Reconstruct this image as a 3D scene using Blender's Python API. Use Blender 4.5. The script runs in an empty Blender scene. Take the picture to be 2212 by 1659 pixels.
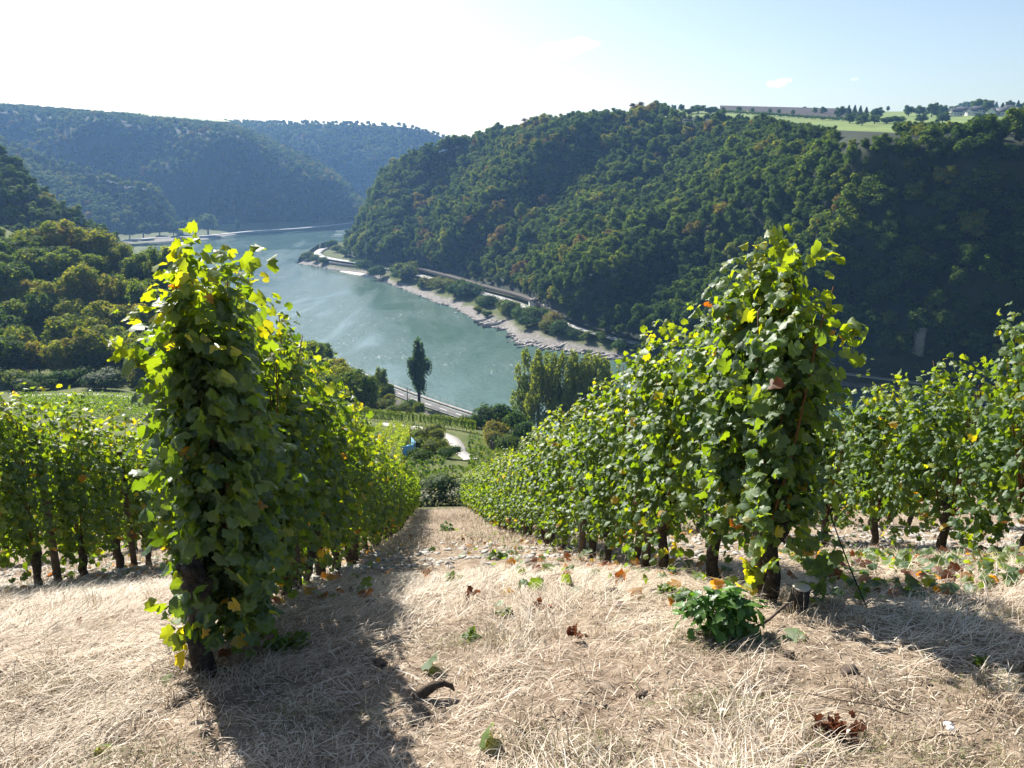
import bpy, bmesh, math, random
import numpy as np
from mathutils import Matrix, Vector, Quaternion

# ------------------------------------------------------------------ camera, world, sun, exposure
SC = bpy.context.scene
COL = SC.collection
R = math.radians
CAMZ = 97.0                       # metres above the river surface (z = 0)
PITCH = R(15.0)
F = 1736.0                        # focal length in pixels of a 2212 x 1659 picture
CX, CY = 1106.0, 829.5
cam = bpy.data.cameras.new('camera')
cam.sensor_fit = 'HORIZONTAL'; cam.sensor_width = 36.0
cam.lens = 36.0 * F / 2212.0
cam.clip_start = 0.1; cam.clip_end = 60000
camo = bpy.data.objects.new('camera', cam); COL.objects.link(camo)
camo.location = (0, 0, CAMZ); camo.rotation_euler = (R(90) - PITCH, 0, 0)
SC.camera = camo

SUN_AZ, SUN_EL = R(-33.0), R(36.0)          # azimuth measured from +Y towards +X
sdir = Vector((math.sin(SUN_AZ) * math.cos(SUN_EL), math.cos(SUN_AZ) * math.cos(SUN_EL), math.sin(SUN_EL)))
W = bpy.data.worlds.new('World'); SC.world = W; W.use_nodes = True
wn = W.node_tree; wn.nodes.clear()
sky = wn.nodes.new('ShaderNodeTexSky'); sky.sky_type = 'NISHITA'; sky.sun_disc = False
sky.sun_elevation = SUN_EL; sky.sun_rotation = SUN_AZ
sky.altitude = 200; sky.air_density = 1.0; sky.dust_density = 1.4; sky.ozone_density = 1.0
bg = wn.nodes.new('ShaderNodeBackground'); bg.inputs['Strength'].default_value = 0.062
wo = wn.nodes.new('ShaderNodeOutputWorld')
wn.links.new(sky.outputs[0], bg.inputs[0]); wn.links.new(bg.outputs[0], wo.inputs[0])
sun = bpy.data.lights.new('sun', 'SUN'); sun.energy = 5.0; sun.angle = R(0.53); sun.color = (1.0, 0.945, 0.87)
suno = bpy.data.objects.new('sun', sun); COL.objects.link(suno)
suno.rotation_euler = (-sdir).to_track_quat('-Z', 'Y').to_euler()
suno.location = (-30, 40, 160)
SC.view_settings.view_transform = 'Standard'; SC.view_settings.look = 'None'
SC.view_settings.exposure = 1.3; SC.view_settings.gamma = 1.0
SC.view_settings.use_curve_mapping = False
cy = SC.cycles
cy.max_bounces = 6; cy.diffuse_bounces = 3; cy.glossy_bounces = 2; cy.transmission_bounces = 4
cy.transparent_max_bounces = 4; cy.volume_bounces = 1; cy.use_denoising = True
cy.sample_clamp_indirect = 4.0
HAZE = 0.000095
cy.caustics_reflective = False; cy.caustics_refractive = False

rng = np.random.default_rng(11)
random.seed(5)

# ------------------------------------------------------------------ helpers
cP, sP = math.cos(PITCH), math.sin(PITCH)
def ray(px, py):
    r = (px - CX) / F; u = (CY - py) / F
    return r, cP + u * sP, -sP + u * cP
def at(px, py, Y):                     # point on a pixel's ray at ground distance Y
    r, y, z = ray(px, py); t = Y / y
    return np.array((r * t, Y, CAMZ + z * t))
def onz(px, py, z):                    # point where a pixel's ray meets the level z
    r, y, zz = ray(px, py); t = (z - CAMZ) / zz
    return np.array((r * t, y * t, z))

def norm(v): return v / np.maximum(np.linalg.norm(v, axis=-1, keepdims=True), 1e-9)

_fr = np.random.default_rng(3)
_FK = [(_fr.normal(size=(6, 3)), _fr.uniform(0, 6.28, 6)) for _ in range(8)]
def fbm(p, scale=1.0, octaves=4):
    p = np.asarray(p, float) / scale; out = 0; a = 1.0; tot = 0
    for o in range(octaves):
        k, ph = _FK[o]
        out = out + a * np.sin(p @ (k.T * (1.9 ** o)) + ph).sum(-1) / 3.0; tot += a; a *= 0.55
    return out / tot

def mesh(name, v, tris=None, quads=None, smooth=False, attrs=None, polys=None):
    me = bpy.data.meshes.new(name)
    v = np.ascontiguousarray(v, np.float32)
    me.vertices.add(len(v)); me.vertices.foreach_set('co', v.ravel())
    loops = []; starts = []; n = 0
    if quads is not None and len(quads):
        q = np.asarray(quads, np.int32); loops.append(q.ravel()); starts.append(np.arange(len(q)) * 4 + n); n += q.size
    if tris is not None and len(tris):
        q = np.asarray(tris, np.int32); loops.append(q.ravel()); starts.append(np.arange(len(q)) * 3 + n); n += q.size
    if polys:
        for q in polys:
            loops.append(np.asarray(q, np.int32)); starts.append(np.array([n])); n += len(q)
    L = np.concatenate(loops); S = np.concatenate(starts).astype(np.int32)
    me.loops.add(len(L)); me.loops.foreach_set('vertex_index', L)
    me.polygons.add(len(S)); me.polygons.foreach_set('loop_start', S)
    if smooth: me.polygons.foreach_set('use_smooth', np.ones(len(S), bool))
    if attrs:
        for k, val in attrs.items():
            a = me.attributes.new(k, 'FLOAT', 'POINT'); a.data.foreach_set('value', np.ascontiguousarray(val, np.float32))
    me.update(calc_edges=True); me.validate()
    return me

def obj(name, me, mat=None, parent=None, loc=None, kind=None, label=None, cat=None, group=None):
    o = bpy.data.objects.new(name, me); COL.objects.link(o)
    if mat is not None and me is not None and not me.materials: me.materials.append(mat)
    if parent is not None: o.parent = parent
    if loc is not None: o.location = loc
    tag(o, label, cat, group, kind)
    return o
def tag(o, label=None, cat=None, group=None, kind=None):
    if label: o['label'] = label
    if cat: o['category'] = cat
    if group: o['group'] = group
    if kind: o['kind'] = kind
def empty(name, loc, label=None, cat=None, group=None, rz=0.0, scale=1.0):
    o = bpy.data.objects.new(name, None); COL.objects.link(o)
    o.empty_display_size = 0.2; o.location = loc; o.rotation_euler = (0, 0, rz); o.scale = (scale,) * 3 if np.isscalar(scale) else scale
    tag(o, label, cat, group)
    return o

class MB:
    """collects tubes, boxes and loose faces into one mesh"""
    def __init__(s): s.v = []; s.f = []; s.n = 0
    def add(s, v, f):
        s.v.append(np.asarray(v, float)); s.f += [[i + s.n for i in q] for q in f]; s.n += len(v)
    def box(s, c, d, rot=None, jit=0):
        x, y, z = np.array(d) / 2
        v = np.array([(-x,-y,-z),(x,-y,-z),(x,y,-z),(-x,y,-z),(-x,-y,z),(x,-y,z),(x,y,z),(-x,y,z)])
        if jit: v = v + rng.normal(0, jit, v.shape)
        if rot is not None: v = v @ np.array(Matrix.Rotation(rot, 3, 'Z')).T
        s.add(v + np.array(c), [(0,3,2,1),(4,5,6,7),(0,1,5,4),(1,2,6,5),(2,3,7,6),(3,0,4,7)])
    def tube(s, pts, rad, sides=6, wob=0.0):
        pts = np.asarray(pts, float); m = len(pts)
        rad = np.broadcast_to(np.asarray(rad, float), (m,))
        tan = norm(np.gradient(pts, axis=0))
        ref = np.array((1.0, 0, 0)) if abs(tan[0][0]) < .8 else np.array((0, 1.0, 0))
        a = norm(np.cross(tan, ref)); b = np.cross(tan, a)
        th = np.arange(sides) * 2 * math.pi / sides
        rr = rad[:, None] * (1 + (rng.normal(0, wob, (m, sides)) if wob else 0))
        v = pts[:, None] + rr[..., None] * (a[:, None] * np.cos(th)[None, :, None] + b[:, None] * np.sin(th)[None, :, None])
        f = []
        for i in range(m - 1):
            for j in range(sides):
                k = (j + 1) % sides
                f.append((i*sides+j, i*sides+k, (i+1)*sides+k, (i+1)*sides+j))
        f.append(tuple(range(sides))[::-1]); f.append(tuple((m-1)*sides + j for j in range(sides)))
        s.add(v.reshape(-1, 3), f)
    def build(s, name, smooth=False):
        return mesh(name, np.concatenate(s.v), polys=s.f, smooth=smooth)

# ------------------------------------------------------------------ materials
def newmat(name):
    m = bpy.data.materials.new(name); m.use_nodes = True; m.node_tree.nodes.clear()
    return m, m.node_tree
def nd(nt, t, ins=None, **kw):
    n = nt.nodes.new(t)
    for k, v in kw.items(): setattr(n, k, v)
    for k, v in (ins or {}).items():
        if hasattr(v, 'is_linked') or isinstance(v, bpy.types.NodeSocket): nt.links.new(v, n.inputs[k])
        else: n.inputs[k].default_value = v
    return n
def ramp(nt, fac, stops, interp='LINEAR'):
    n = nt.nodes.new('ShaderNodeValToRGB'); n.color_ramp.interpolation = interp
    e = n.color_ramp.elements
    while len(e) < len(stops): e.new(0.5)
    for el, (p, c) in zip(e, stops):
        el.position = p; el.color = (*c, 1)
    nt.links.new(fac, n.inputs[0]); return n.outputs[0]
def math_(nt, op, a, b=0.0, clamp=False):
    n = nt.nodes.new('ShaderNodeMath'); n.operation = op; n.use_clamp = clamp
    for i, x in enumerate((a, b)):
        if isinstance(x, bpy.types.NodeSocket): nt.links.new(x, n.inputs[i])
        else: n.inputs[i].default_value = x
    return n.outputs[0]
def mixc(nt, fac, a, b, mode='MIX'):
    n = nt.nodes.new('ShaderNodeMix'); n.data_type = 'RGBA'; n.blend_type = mode
    for i, x in ((0, fac), (6, a), (7, b)):
        if isinstance(x, bpy.types.NodeSocket): nt.links.new(x, n.inputs[i])
        else: n.inputs[i].default_value = x if i == 0 else ((*x, 1) if len(x) == 3 else x)
    return n.outputs[2]
def noise(nt, scale, detail=4, rough=.55, coord='Object', vec=None, dist=0.0):
    n = nt.nodes.new('ShaderNodeTexNoise')
    n.inputs['Scale'].default_value = scale; n.inputs['Detail'].default_value = detail
    n.inputs['Roughness'].default_value = rough; n.inputs['Distortion'].default_value = dist
    if vec is None:
        tc = nt.nodes.new('ShaderNodeTexCoord'); vec = tc.outputs[coord]
    nt.links.new(vec, n.inputs['Vector']); return n.outputs[0]
def out(nt, s, v=None):
    o = nt.nodes.new('ShaderNodeOutputMaterial'); nt.links.new(s, o.inputs[0]); return o

def foliage(name, stops, trans=.4, rough=.5, spec=.35, tgain=(2.2, 2.0, .7), film=None, bump=0.0):
    m, nt = newmat(name)
    a = nd(nt, 'ShaderNodeAttribute', attribute_name='tint', attribute_type='GEOMETRY').outputs['Fac']
    b = nd(nt, 'ShaderNodeAttribute', attribute_name='tree_tint', attribute_type='INSTANCER').outputs['Fac']
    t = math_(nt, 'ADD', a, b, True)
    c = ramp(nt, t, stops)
    if film:      # dusty bluish bloom lying on the upper leaf face, in blotches
        nz = noise(nt, 40, 2); f = math_(nt, 'MULTIPLY', math_(nt, 'GREATER_THAN', nz, .45), film[3])
        c2 = mixc(nt, f, c, film[:3])
    else: c2 = c
    p = nd(nt, 'ShaderNodeBsdfPrincipled', {'Base Color': c2, 'Roughness': rough, 'Specular IOR Level': spec})
    if bump:
        bn = nd(nt, 'ShaderNodeBump', {'Strength': bump, 'Height': noise(nt, 60, 3), 'Distance': .01})
        nt.links.new(bn.outputs[0], p.inputs['Normal'])
    tc = mixc(nt, 1.0, c, tgain, 'MULTIPLY')
    tr = nd(nt, 'ShaderNodeBsdfTranslucent', {'Color': tc})
    mx = nd(nt, 'ShaderNodeMixShader', {0: trans, 1: p.outputs[0], 2: tr.outputs[0]})
    out(nt, mx.outputs[0]); return m

def rough_mat(name, stops, scale=4.0, rough=.9, bump=.4, dist=.02, spec=.2, detail=6, coord='Object'):
    m, nt = newmat(name)
    nz = noise(nt, scale, detail, .65, coord)
    c = ramp(nt, nz, stops)
    p = nd(nt, 'ShaderNodeBsdfPrincipled', {'Base Color': c, 'Roughness': rough, 'Specular IOR Level': spec})
    if bump:
        b = nd(nt, 'ShaderNodeBump', {'Strength': bump, 'Height': noise(nt, scale * 3.1, 5, .6, coord), 'Distance': dist})
        nt.links.new(b.outputs[0], p.inputs['Normal'])
    out(nt, p.outputs[0]); return m

M = {}
M['vine'] = foliage('vine_leaf', [(0, (.03,.075,.018)), (.4, (.06,.125,.02)), (.68, (.12,.19,.022)), (.82, (.30,.29,.03)),
                    (.90, (.26,.16,.03)), (.95, (.13,.05,.018)), (1, (.07,.03,.014))], trans=.48, rough=.46, spec=.34,
                    tgain=(4.3, 3.1, .3), film=(.20,.26,.24,.38), bump=.25)
M['vinefar'] = foliage('vine_leaf_distant', [(0, (.035,.08,.018)), (.4, (.07,.13,.02)), (.7, (.14,.20,.022)), (.85, (.30,.28,.03)),
                    (1, (.34,.15,.02))], trans=.50, rough=.5, spec=.3, tgain=(3.6, 3.0, .4))
M['oakleaf'] = foliage('oak_leaf', [(0, (.03,.085,.024)), (1, (.11,.215,.035))], trans=.3, rough=.4, tgain=(1.8, 2.0, .6))
M['deadleaf'] = foliage('dead_leaf', [(0, (.09,.035,.02)), (1, (.20,.085,.04))], trans=.25, rough=.8, spec=.1, tgain=(1.5, 1.2, 1))
TREE = [(0, (.024,.050,.013)), (.25, (.052,.092,.018)), (.5, (.105,.148,.022)), (.64, (.17,.185,.024)), (.72, (.20,.18,.028)), (.78, (.19,.14,.034)),
        (.88, (.13,.088,.038)), (.95, (.10,.062,.036)), (1, (.08,.048,.033))]
M['tree'] = foliage('tree_foliage', TREE, trans=.45, rough=.7, spec=.05, tgain=(2.2, 2.2, .5))
M['bush'] = foliage('bush_foliage', [(0, (.022,.05,.02)), (.4, (.045,.085,.022)), (.7, (.10,.12,.03)), (1, (.17,.13,.05))], trans=.42, rough=.7, spec=.06, tgain=(2.2, 2.2, .55))
M['poplar'] = foliage('poplar_foliage', [(0, (.025,.06,.02)), (.5, (.06,.11,.022)), (1, (.19,.22,.035))], trans=.42, rough=.5, spec=.3, tgain=(2, 2, .7))
M['clematis'] = foliage('seedhead_foliage', [(0, (.03,.06,.025)), (.55, (.07,.11,.04)), (.8, (.25,.25,.17)), (1, (.38,.36,.29))], trans=.3, rough=.7, spec=.1, tgain=(1.5, 1.5, .9))
M['straw'] = foliage('dry_straw', [(0, (.20,.14,.09)), (.35, (.45,.36,.26)), (.7, (.66,.58,.46)), (.93, (.78,.73,.64)), (.96, (.20,.22,.06)), (1, (.12,.18,.05))],
                     trans=.18, rough=.6, spec=.25, tgain=(1.1, 1.05, .9))
M['bark'] = rough_mat('bark', [(.3, (.035,.028,.022)), (.55, (.09,.075,.06)), (.8, (.17,.15,.125))], 14, .95, .9, .02)
M['vinebark'] = rough_mat('vine_bark', [(.3, (.02,.017,.015)), (.55, (.065,.055,.046)), (.8, (.16,.14,.12))], 30, .95, 1.0, .012)
M['cane'] = rough_mat('cane', [(.3, (.10,.045,.02)), (.7, (.20,.10,.04))], 20, .7, .2, .003)
M['post'] = rough_mat('weathered_post', [(.3, (.045,.036,.03)), (.55, (.12,.10,.08)), (.8, (.22,.19,.16))], 9, .95, .8, .01)
M['postpale'] = rough_mat('pale_post', [(.3, (.16,.13,.09)), (.6, (.26,.22,.16)), (.8, (.33,.29,.22))], 9, .95, .8, .01)
M['slate'] = rough_mat('slate', [(.3, (.20,.185,.165)), (.55, (.33,.31,.28)), (.8, (.47,.45,.41))], 7, .85, .6, .02)
M['rock'] = rough_mat('bank_rock', [(.3, (.17,.16,.145)), (.5, (.30,.28,.26)), (.75, (.44,.42,.39))], .35, .9, .9, .5, coord='Object')
M['cliff'] = rough_mat('cliff_rock', [(.3, (.05,.048,.05)), (.55, (.11,.105,.10)), (.8, (.20,.185,.17))], .12, .95, 1.0, 1.0)
M['asphalt'] = rough_mat('asphalt', [(.3, (.34,.335,.32)), (.7, (.43,.425,.41))], .5, .85, .2, .02)
M['roaddark'] = rough_mat('asphalt_near', [(.3, (.105,.103,.10)), (.7, (.15,.148,.14))], .6, .85, .2, .02)
M['paint'] = rough_mat('road_paint', [(.3, (.6,.6,.58)), (.7, (.78,.78,.75))], 2, .7, 0)
M['sand'] = rough_mat('river_sand', [(.3, (.55,.50,.42)), (.7, (.72,.67,.59))], .3, .95, .2, .1)
M['gravel'] = rough_mat('river_gravel', [(.3, (.19,.175,.16)), (.5, (.33,.31,.285)), (.75, (.46,.44,.41))], .45, .95, .8, .3)
M['metal'] = rough_mat('grey_metal', [(.3, (.20,.20,.20)), (.7, (.32,.32,.31))], 3, .5, 0)
M['darkmetal'] = rough_mat('dark_metal', [(.3, (.03,.03,.03)), (.7, (.06,.055,.05))], 3, .5, 0)
M['wall'] = rough_mat('house_plaster', [(.3, (.55,.53,.49)), (.7, (.68,.66,.62))], .6, .9, .1)
M['roof'] = rough_mat('slate_roof', [(.3, (.05,.05,.058)), (.7, (.10,.10,.11))], 1.5, .6, .4, .05)
M['roofbrown'] = rough_mat('weathered_tile_roof', [(.3, (.16,.12,.10)), (.7, (.27,.22,.19))], 1.5, .8, .4, .05)
M['glass'] = rough_mat('window_glass', [(.3, (.02,.025,.03)), (.7, (.04,.045,.05))], 1, .1, 0, spec=.6)
M['wallstone'] = rough_mat('retaining_wall', [(.3, (.10,.095,.09)), (.55, (.18,.17,.155)), (.8, (.26,.25,.23))], .8, .95, .8, .15)
M['ballast'] = rough_mat('rail_ballast', [(.3, (.085,.075,.06)), (.7, (.15,.135,.115))], 1.2, .95, .6, .1)
M['tarp'] = rough_mat('blue_net', [(.3, (.10,.27,.44)), (.7, (.24,.46,.62))], 6, .6, .5, .03)
M['path'] = rough_mat('gravel_path', [(.3, (.30,.28,.25)), (.7, (.46,.43,.39))], .8, .95, .3, .05)
M['meadow'] = rough_mat('meadow_grass', [(.3, (.11,.165,.035)), (.6, (.17,.22,.05)), (.8, (.23,.26,.07))], .03, .9, .3, .3)
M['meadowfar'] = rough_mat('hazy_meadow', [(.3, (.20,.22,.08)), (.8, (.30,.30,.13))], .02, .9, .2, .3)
M['plough'] = rough_mat('ploughed_soil', [(.3, (.030,.022,.017)), (.7, (.05,.037,.029))], .1, .95, .5, .3)
M['forestfloor'] = rough_mat('forest_floor', [(.3, (.012,.018,.009)), (.6, (.024,.032,.014)), (.8, (.035,.036,.02))], .08, .95, .6, .6)
M['carpaint'] = rough_mat('car_paint', [(.3, (.03,.035,.045)), (.7, (.045,.05,.06))], 1, .25, 0, spec=.6)
M['rubber'] = rough_mat('tyre_rubber', [(.3, (.015,.015,.015)), (.7, (.025,.025,.025))], 1, .8, 0)
M['stickwood'] = rough_mat('dead_wood', [(.3, (.05,.035,.025)), (.6, (.12,.09,.065)), (.8, (.24,.2,.16))], 25, .95, .8, .01)
M['cutwood'] = rough_mat('sawn_wood', [(.3, (.5,.44,.36)), (.8, (.66,.6,.5))], 25, .9, .2, .01)
M['clod'] = rough_mat('soil_clod', [(.3, (.05,.038,.03)), (.7, (.13,.10,.08))], 25, .95, .6, .01)
M['pebble'] = rough_mat('white_pebble', [(.3, (.6,.58,.53)), (.8, (.75,.73,.69))], 20, .7, .2, .003)
M['cable'] = rough_mat('black_cable', [(.3, (.012,.012,.012)), (.8, (.03,.03,.03))], 20, .5, 0)
M['wire'] = rough_mat('galvanised_wire', [(.3, (.16,.2,.2)), (.8, (.25,.3,.3))], 20, .4, 0)

# near ground: dry mown hay, brown thatch and bare stony soil in patches; greener below the vines
m, nt = newmat('dry_ground')
tc = nd(nt, 'ShaderNodeTexCoord').outputs['Object']
n1 = noise(nt, .8, 6, .65, vec=tc); n2 = noise(nt, 9, 6, .7, vec=tc); n3 = noise(nt, .05, 4, .6, vec=tc)
sep = nd(nt, 'ShaderNodeSeparateXYZ', {0: tc})
c1 = ramp(nt, n2, [(.3, (.09,.068,.05)), (.5, (.20,.155,.11)), (.68, (.36,.29,.215))])
c2 = ramp(nt, n2, [(.3, (.13,.085,.055)), (.6, (.27,.215,.16)), (.8, (.40,.36,.30))])
cg = mixc(nt, math_(nt, 'SMOOTHSTEP' if False else 'MULTIPLY', math_(nt, 'SUBTRACT', n1, .45), 6.0, True), c1, c2)
mid = ramp(nt, noise(nt, .35, 6, .7, vec=tc), [(.3, (.045,.07,.02)), (.5, (.085,.105,.03)), (.72, (.17,.15,.07))])
far = math_(nt, 'MULTIPLY', math_(nt, 'SUBTRACT', sep.outputs[1], 52.0), .08, True)
cg = mixc(nt, far, cg, mid)
p = nd(nt, 'ShaderNodeBsdfPrincipled', {'Base Color': cg, 'Roughness': .95, 'Specular IOR Level': .1})
b = nd(nt, 'ShaderNodeBump', {'Strength': .8, 'Height': n2, 'Distance': .03}); nt.links.new(b.outputs[0], p.inputs['Normal'])
out(nt, p.outputs[0]); M['ground'] = m

# river: turbid green water with small waves, patches of rougher current
m, nt = newmat('river_water')
tc = nd(nt, 'ShaderNodeTexCoord').outputs['Object']
mp = nd(nt, 'ShaderNodeMapping', {'Vector': tc}); mp.inputs['Rotation'].default_value = (0, 0, R(42)); mp.inputs['Scale'].default_value = (1.0, .33, 1)
cur = noise(nt, .022, 5, .6, vec=mp.outputs[0], dist=1.6)
curf = ramp(nt, cur, [(.42, (0, 0, 0)), (.62, (1, 1, 1))])
big = noise(nt, .12, 3, .6, vec=mp.outputs[0], dist=.8)
w1 = noise(nt, .55, 3, .6, vec=mp.outputs[0]); w2 = noise(nt, 1.7, 2, .6, vec=tc)
h = math_(nt, 'ADD', math_(nt, 'MULTIPLY', w1, 1.0), math_(nt, 'MULTIPLY', w2, .45))
h = math_(nt, 'ADD', h, math_(nt, 'MULTIPLY', big, 1.4))
stg = math_(nt, 'ADD', math_(nt, 'MULTIPLY', curf, .75), .22)
bn = nd(nt, 'ShaderNodeBump', {'Strength': stg, 'Height': h, 'Distance': .42})
rg = math_(nt, 'ADD', math_(nt, 'MULTIPLY', curf, .10), .06)
wc = ramp(nt, big, [(.3, (.066,.118,.098)), (.7, (.088,.146,.120))])
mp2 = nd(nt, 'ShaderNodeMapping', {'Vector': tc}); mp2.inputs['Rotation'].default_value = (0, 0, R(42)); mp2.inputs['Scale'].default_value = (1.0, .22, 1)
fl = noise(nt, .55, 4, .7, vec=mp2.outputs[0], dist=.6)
glint = math_(nt, 'MULTIPLY', ramp(nt, fl, [(.57, (0, 0, 0)), (.68, (1, 1, 1))]), ramp(nt, cur, [(.53, (0, 0, 0)), (.70, (.6, .6, .6))]))
wc = mixc(nt, glint, wc, (.62, .66, .66))  # pale foam-like flecks painted into the water colour in place of sun glitter
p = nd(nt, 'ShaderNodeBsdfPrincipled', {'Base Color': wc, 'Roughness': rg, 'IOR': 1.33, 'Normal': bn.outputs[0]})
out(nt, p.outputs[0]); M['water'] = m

# ------------------------------------------------------------------ near-side terrain
BY = np.array([-30, 0, 2.6, 3.69, 4.43, 8.94, 20, 50, 62, 90, 150, 185, 205, 260, 400], float)
BZ = np.array([3.0, -1.75, -2.27, -2.45, -2.68, -4.69, -9.6, -21.9, -27.2, -37.5, -53.2, -59.6, -65, -80, -95], float)
def pchip(x, X, Z):
    # smooth monotone-ish interpolation
    d = np.gradient(Z, X); i = np.clip(np.searchsorted(X, x) - 1, 0, len(X) - 2)
    h = X[i+1] - X[i]; t = np.clip((x - X[i]) / h, 0, 1)
    return ((2*t**3 - 3*t**2 + 1) * Z[i] + (t**3 - 2*t**2 + t) * h * d[i] + (-2*t**3 + 3*t**2) * Z[i+1] + (t**3 - t**2) * h * d[i+1])
def near_z(x, y): return CAMZ + pchip(y, BY, BZ) + .045 * np.clip(x, -60, 60)

ctrl = [at(*p) for p in [
    (250,870,160),(340,882,155),(150,866,165),(60,870,160),(200,842,190),(0,846,190),(-250,850,190),(-500,800,200),
    (330,950,112),(150,940,118),(-200,930,120),(0,560,300),(150,570,305),(300,600,305),(-300,520,300),(400,655,300),(480,710,292),(560,765,282),
    (650,815,275),(745,850,268),(600,950,130),(480,900,160),(850,962,128),(850,926,168),(740,905,185),(985,962,150),(900,918,186),(1000,921,186),
    (860,886,250),(1060,935,186),(1010,990,120),(1200,1000,150),(1500,1080,105),(1900,1150,90),(2300,1150,95),
    (0,430,500),(-400,330,520),(-900,330,520)]]
for X in (-120, -60, -30, 0, 30, 60, 120):
    for Y in (50, 62): ctrl.append(np.array((X, Y, near_z(np.array(float(X)), np.array(float(Y))))))
ctrl += [np.array(q, float) for q in [(-500,700,20),(-700,1000,14),(-900,1300,14),(-1200,700,120),(-1300,1200,60),(-420,0,105),(400,0,110),(300,60,80),(-300,60,75)]]
ctrl = np.array(ctrl)
def _tps(d): return np.where(d > 1e-9, d * d * np.log(np.maximum(d, 1e-9)), 0)
_cs = ctrl[:, :2] / 100.0
_A = _tps(np.linalg.norm(_cs[:, None] - _cs[None], axis=-1)) + np.eye(len(_cs)) * .02
_Pm = np.c_[np.ones(len(_cs)), _cs]
_sol = np.linalg.solve(np.block([[_A, _Pm], [_Pm.T, np.zeros((3, 3))]]), np.r_[ctrl[:, 2], 0, 0, 0])
def rbf(x, y):
    q = np.stack([x, y], -1).reshape(-1, 2) / 100.0
    o = _tps(np.linalg.norm(q[:, None] - _cs[None], axis=-1)) @ _sol[:-3] + np.c_[np.ones(len(q)), q] @ _sol[-3:]
    return o.reshape(np.shape(x))
BANK = np.array([(420,120),(220,172),(130,203),(70,232),(20,270),(-20,310),(-37,329),(-52,348),(-120,432),(-200,530),(-320,690),(-410,860),(-455,1090),(-400,1250),(-250,1420),(-60,1500)], float)
def bank_d(x, y):
    """signed distance from the near waterline, positive on land"""
    q = np.stack([x, y], -1).reshape(-1, 2); best = np.full(len(q), 1e9); sg = np.ones(len(q))
    for a, b in zip(BANK[:-1], BANK[1:]):
        ab = b - a; t = np.clip(((q - a) @ ab) / (ab @ ab), 0, 1); pr = a + t[:, None] * ab
        d = np.linalg.norm(q - pr, axis=1); cr = ab[0] * (q[:, 1] - a[1]) - ab[1] * (q[:, 0] - a[0])
        m_ = d < best; best = np.where(m_, d, best); sg = np.where(m_, np.where(cr > 0, 1, -1), sg)
    return (best * sg).reshape(np.shape(x))
def land_z(x, y):
    x = np.asarray(x, float); y = np.asarray(y, float)
    t = np.clip((y - 48) / 16, 0, 1); t = t * t * (3 - 2 * t)
    t = np.maximum(t, np.clip((np.abs(x) - 60) / 40, 0, 1))
    z = near_z(x, y) * (1 - t) + rbf(x, y) * t
    d = bank_d(x, y)
    prof = np.interp(d, [-60, -10, 0, 6, 28, 60, 400], [-9, -4, 0, 5.3, 6.0, 26, 260])
    z = np.minimum(z, prof)
    z = np.where(d > 0, np.maximum(z, .2), z)
    micro = .045 * fbm(np.stack([x, y, 0*x], -1), .22, 4) + .05 * fbm(np.stack([x, y, 0*x], -1), 1.6, 2)
    return z + micro * np.clip((60 - y) / 30, .3, 1)
def nonuni(lo, hi, fine0, fine1, df, grow):
    a = list(np.arange(fine0, fine1, df)); s = df
    while a[-1] < hi: s *= grow; a.append(a[-1] + s)
    s = df
    while a[0] > lo: s *= grow; a.insert(0, a[0] - s)
    return np.array(a)
def grid_faces(nu, nv):
    i, j = np.meshgrid(np.arange(nu - 1), np.arange(nv - 1), indexing='ij'); a = (i * nv + j).ravel()
    return np.stack([a, a + nv, a + nv + 1, a + 1], 1)
xs = nonuni(-1500, 420, -7, 7, .09, 1.035); ys = nonuni(-30, 1500, 1.5, 12, .09, 1.022)
gx, gy = np.meshgrid(xs, ys, indexing='ij'); gz = land_z(gx, gy)
ground = obj('vineyard_ground', mesh('vineyard_ground', np.stack([gx, gy, gz], -1).reshape(-1, 3), quads=grid_faces(len(xs), len(ys)), smooth=True), M['ground'], kind='structure')
def gpt(x, y): return np.array((x, y, float(land_z(np.array(float(x)), np.array(float(y))))))

def plane(name, x0, x1, y0, y1, z, mat, kind='structure'):
    return obj(name, mesh(name, np.array([(x0,y0,z),(x1,y0,z),(x1,y1,z),(x0,y1,z)]), quads=[(0,1,2,3)]), mat, kind=kind)
plane('river_bed', -7000, 7000, -3000, 9000, -3.0, M['forestfloor'])
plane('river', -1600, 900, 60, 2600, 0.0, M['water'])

# ------------------------------------------------------------------ hills as lofted surfaces
def loft(cols, nu, nv, noise_amp=0, noise_scale=60, seed=0):
    """cols: list of columns; a column is a list of 3D points from foot to crest -> grid (nu,nv,3)"""
    C = np.array(cols)                                    # (k, r, 3)
    def resample(A, n):
        k = A.shape[0]; t = np.linspace(0, k - 1, n); i = np.clip(t.astype(int), 0, k - 2); f = (t - i)[:, None, None]
        m0 = np.gradient(A, axis=0); p0, p1, a, b = A[i], A[i+1], m0[i], m0[i+1]
        return (2*f**3-3*f**2+1)*p0 + (f**3-2*f**2+f)*a*.8 + (-2*f**3+3*f**2)*p1 + (f**3-f**2)*b*.8
    G = resample(C, nu); G = resample(G.transpose(1, 0, 2), nv).transpose(1, 0, 2)
    if noise_amp:
        n = fbm(G + seed * 37.1, noise_scale, 4)
        w = np.sin(np.linspace(0, 1, nv) * math.pi)[None, :] ** .5
        G = G + (n * w)[..., None] * noise_amp * norm(np.stack([G[..., 0] * .25, G[..., 1], 0 * G[..., 0]], -1))
    return G
def loft_obj(name, G, mat, **kw):
    nu, nv = G.shape[:2]
    return obj(name, mesh(name, G.reshape(-1, 3), quads=grid_faces(nu, nv), smooth=True), mat, kind='structure', **kw)
def zc(px, py, z): return onz(px, py, z)

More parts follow.
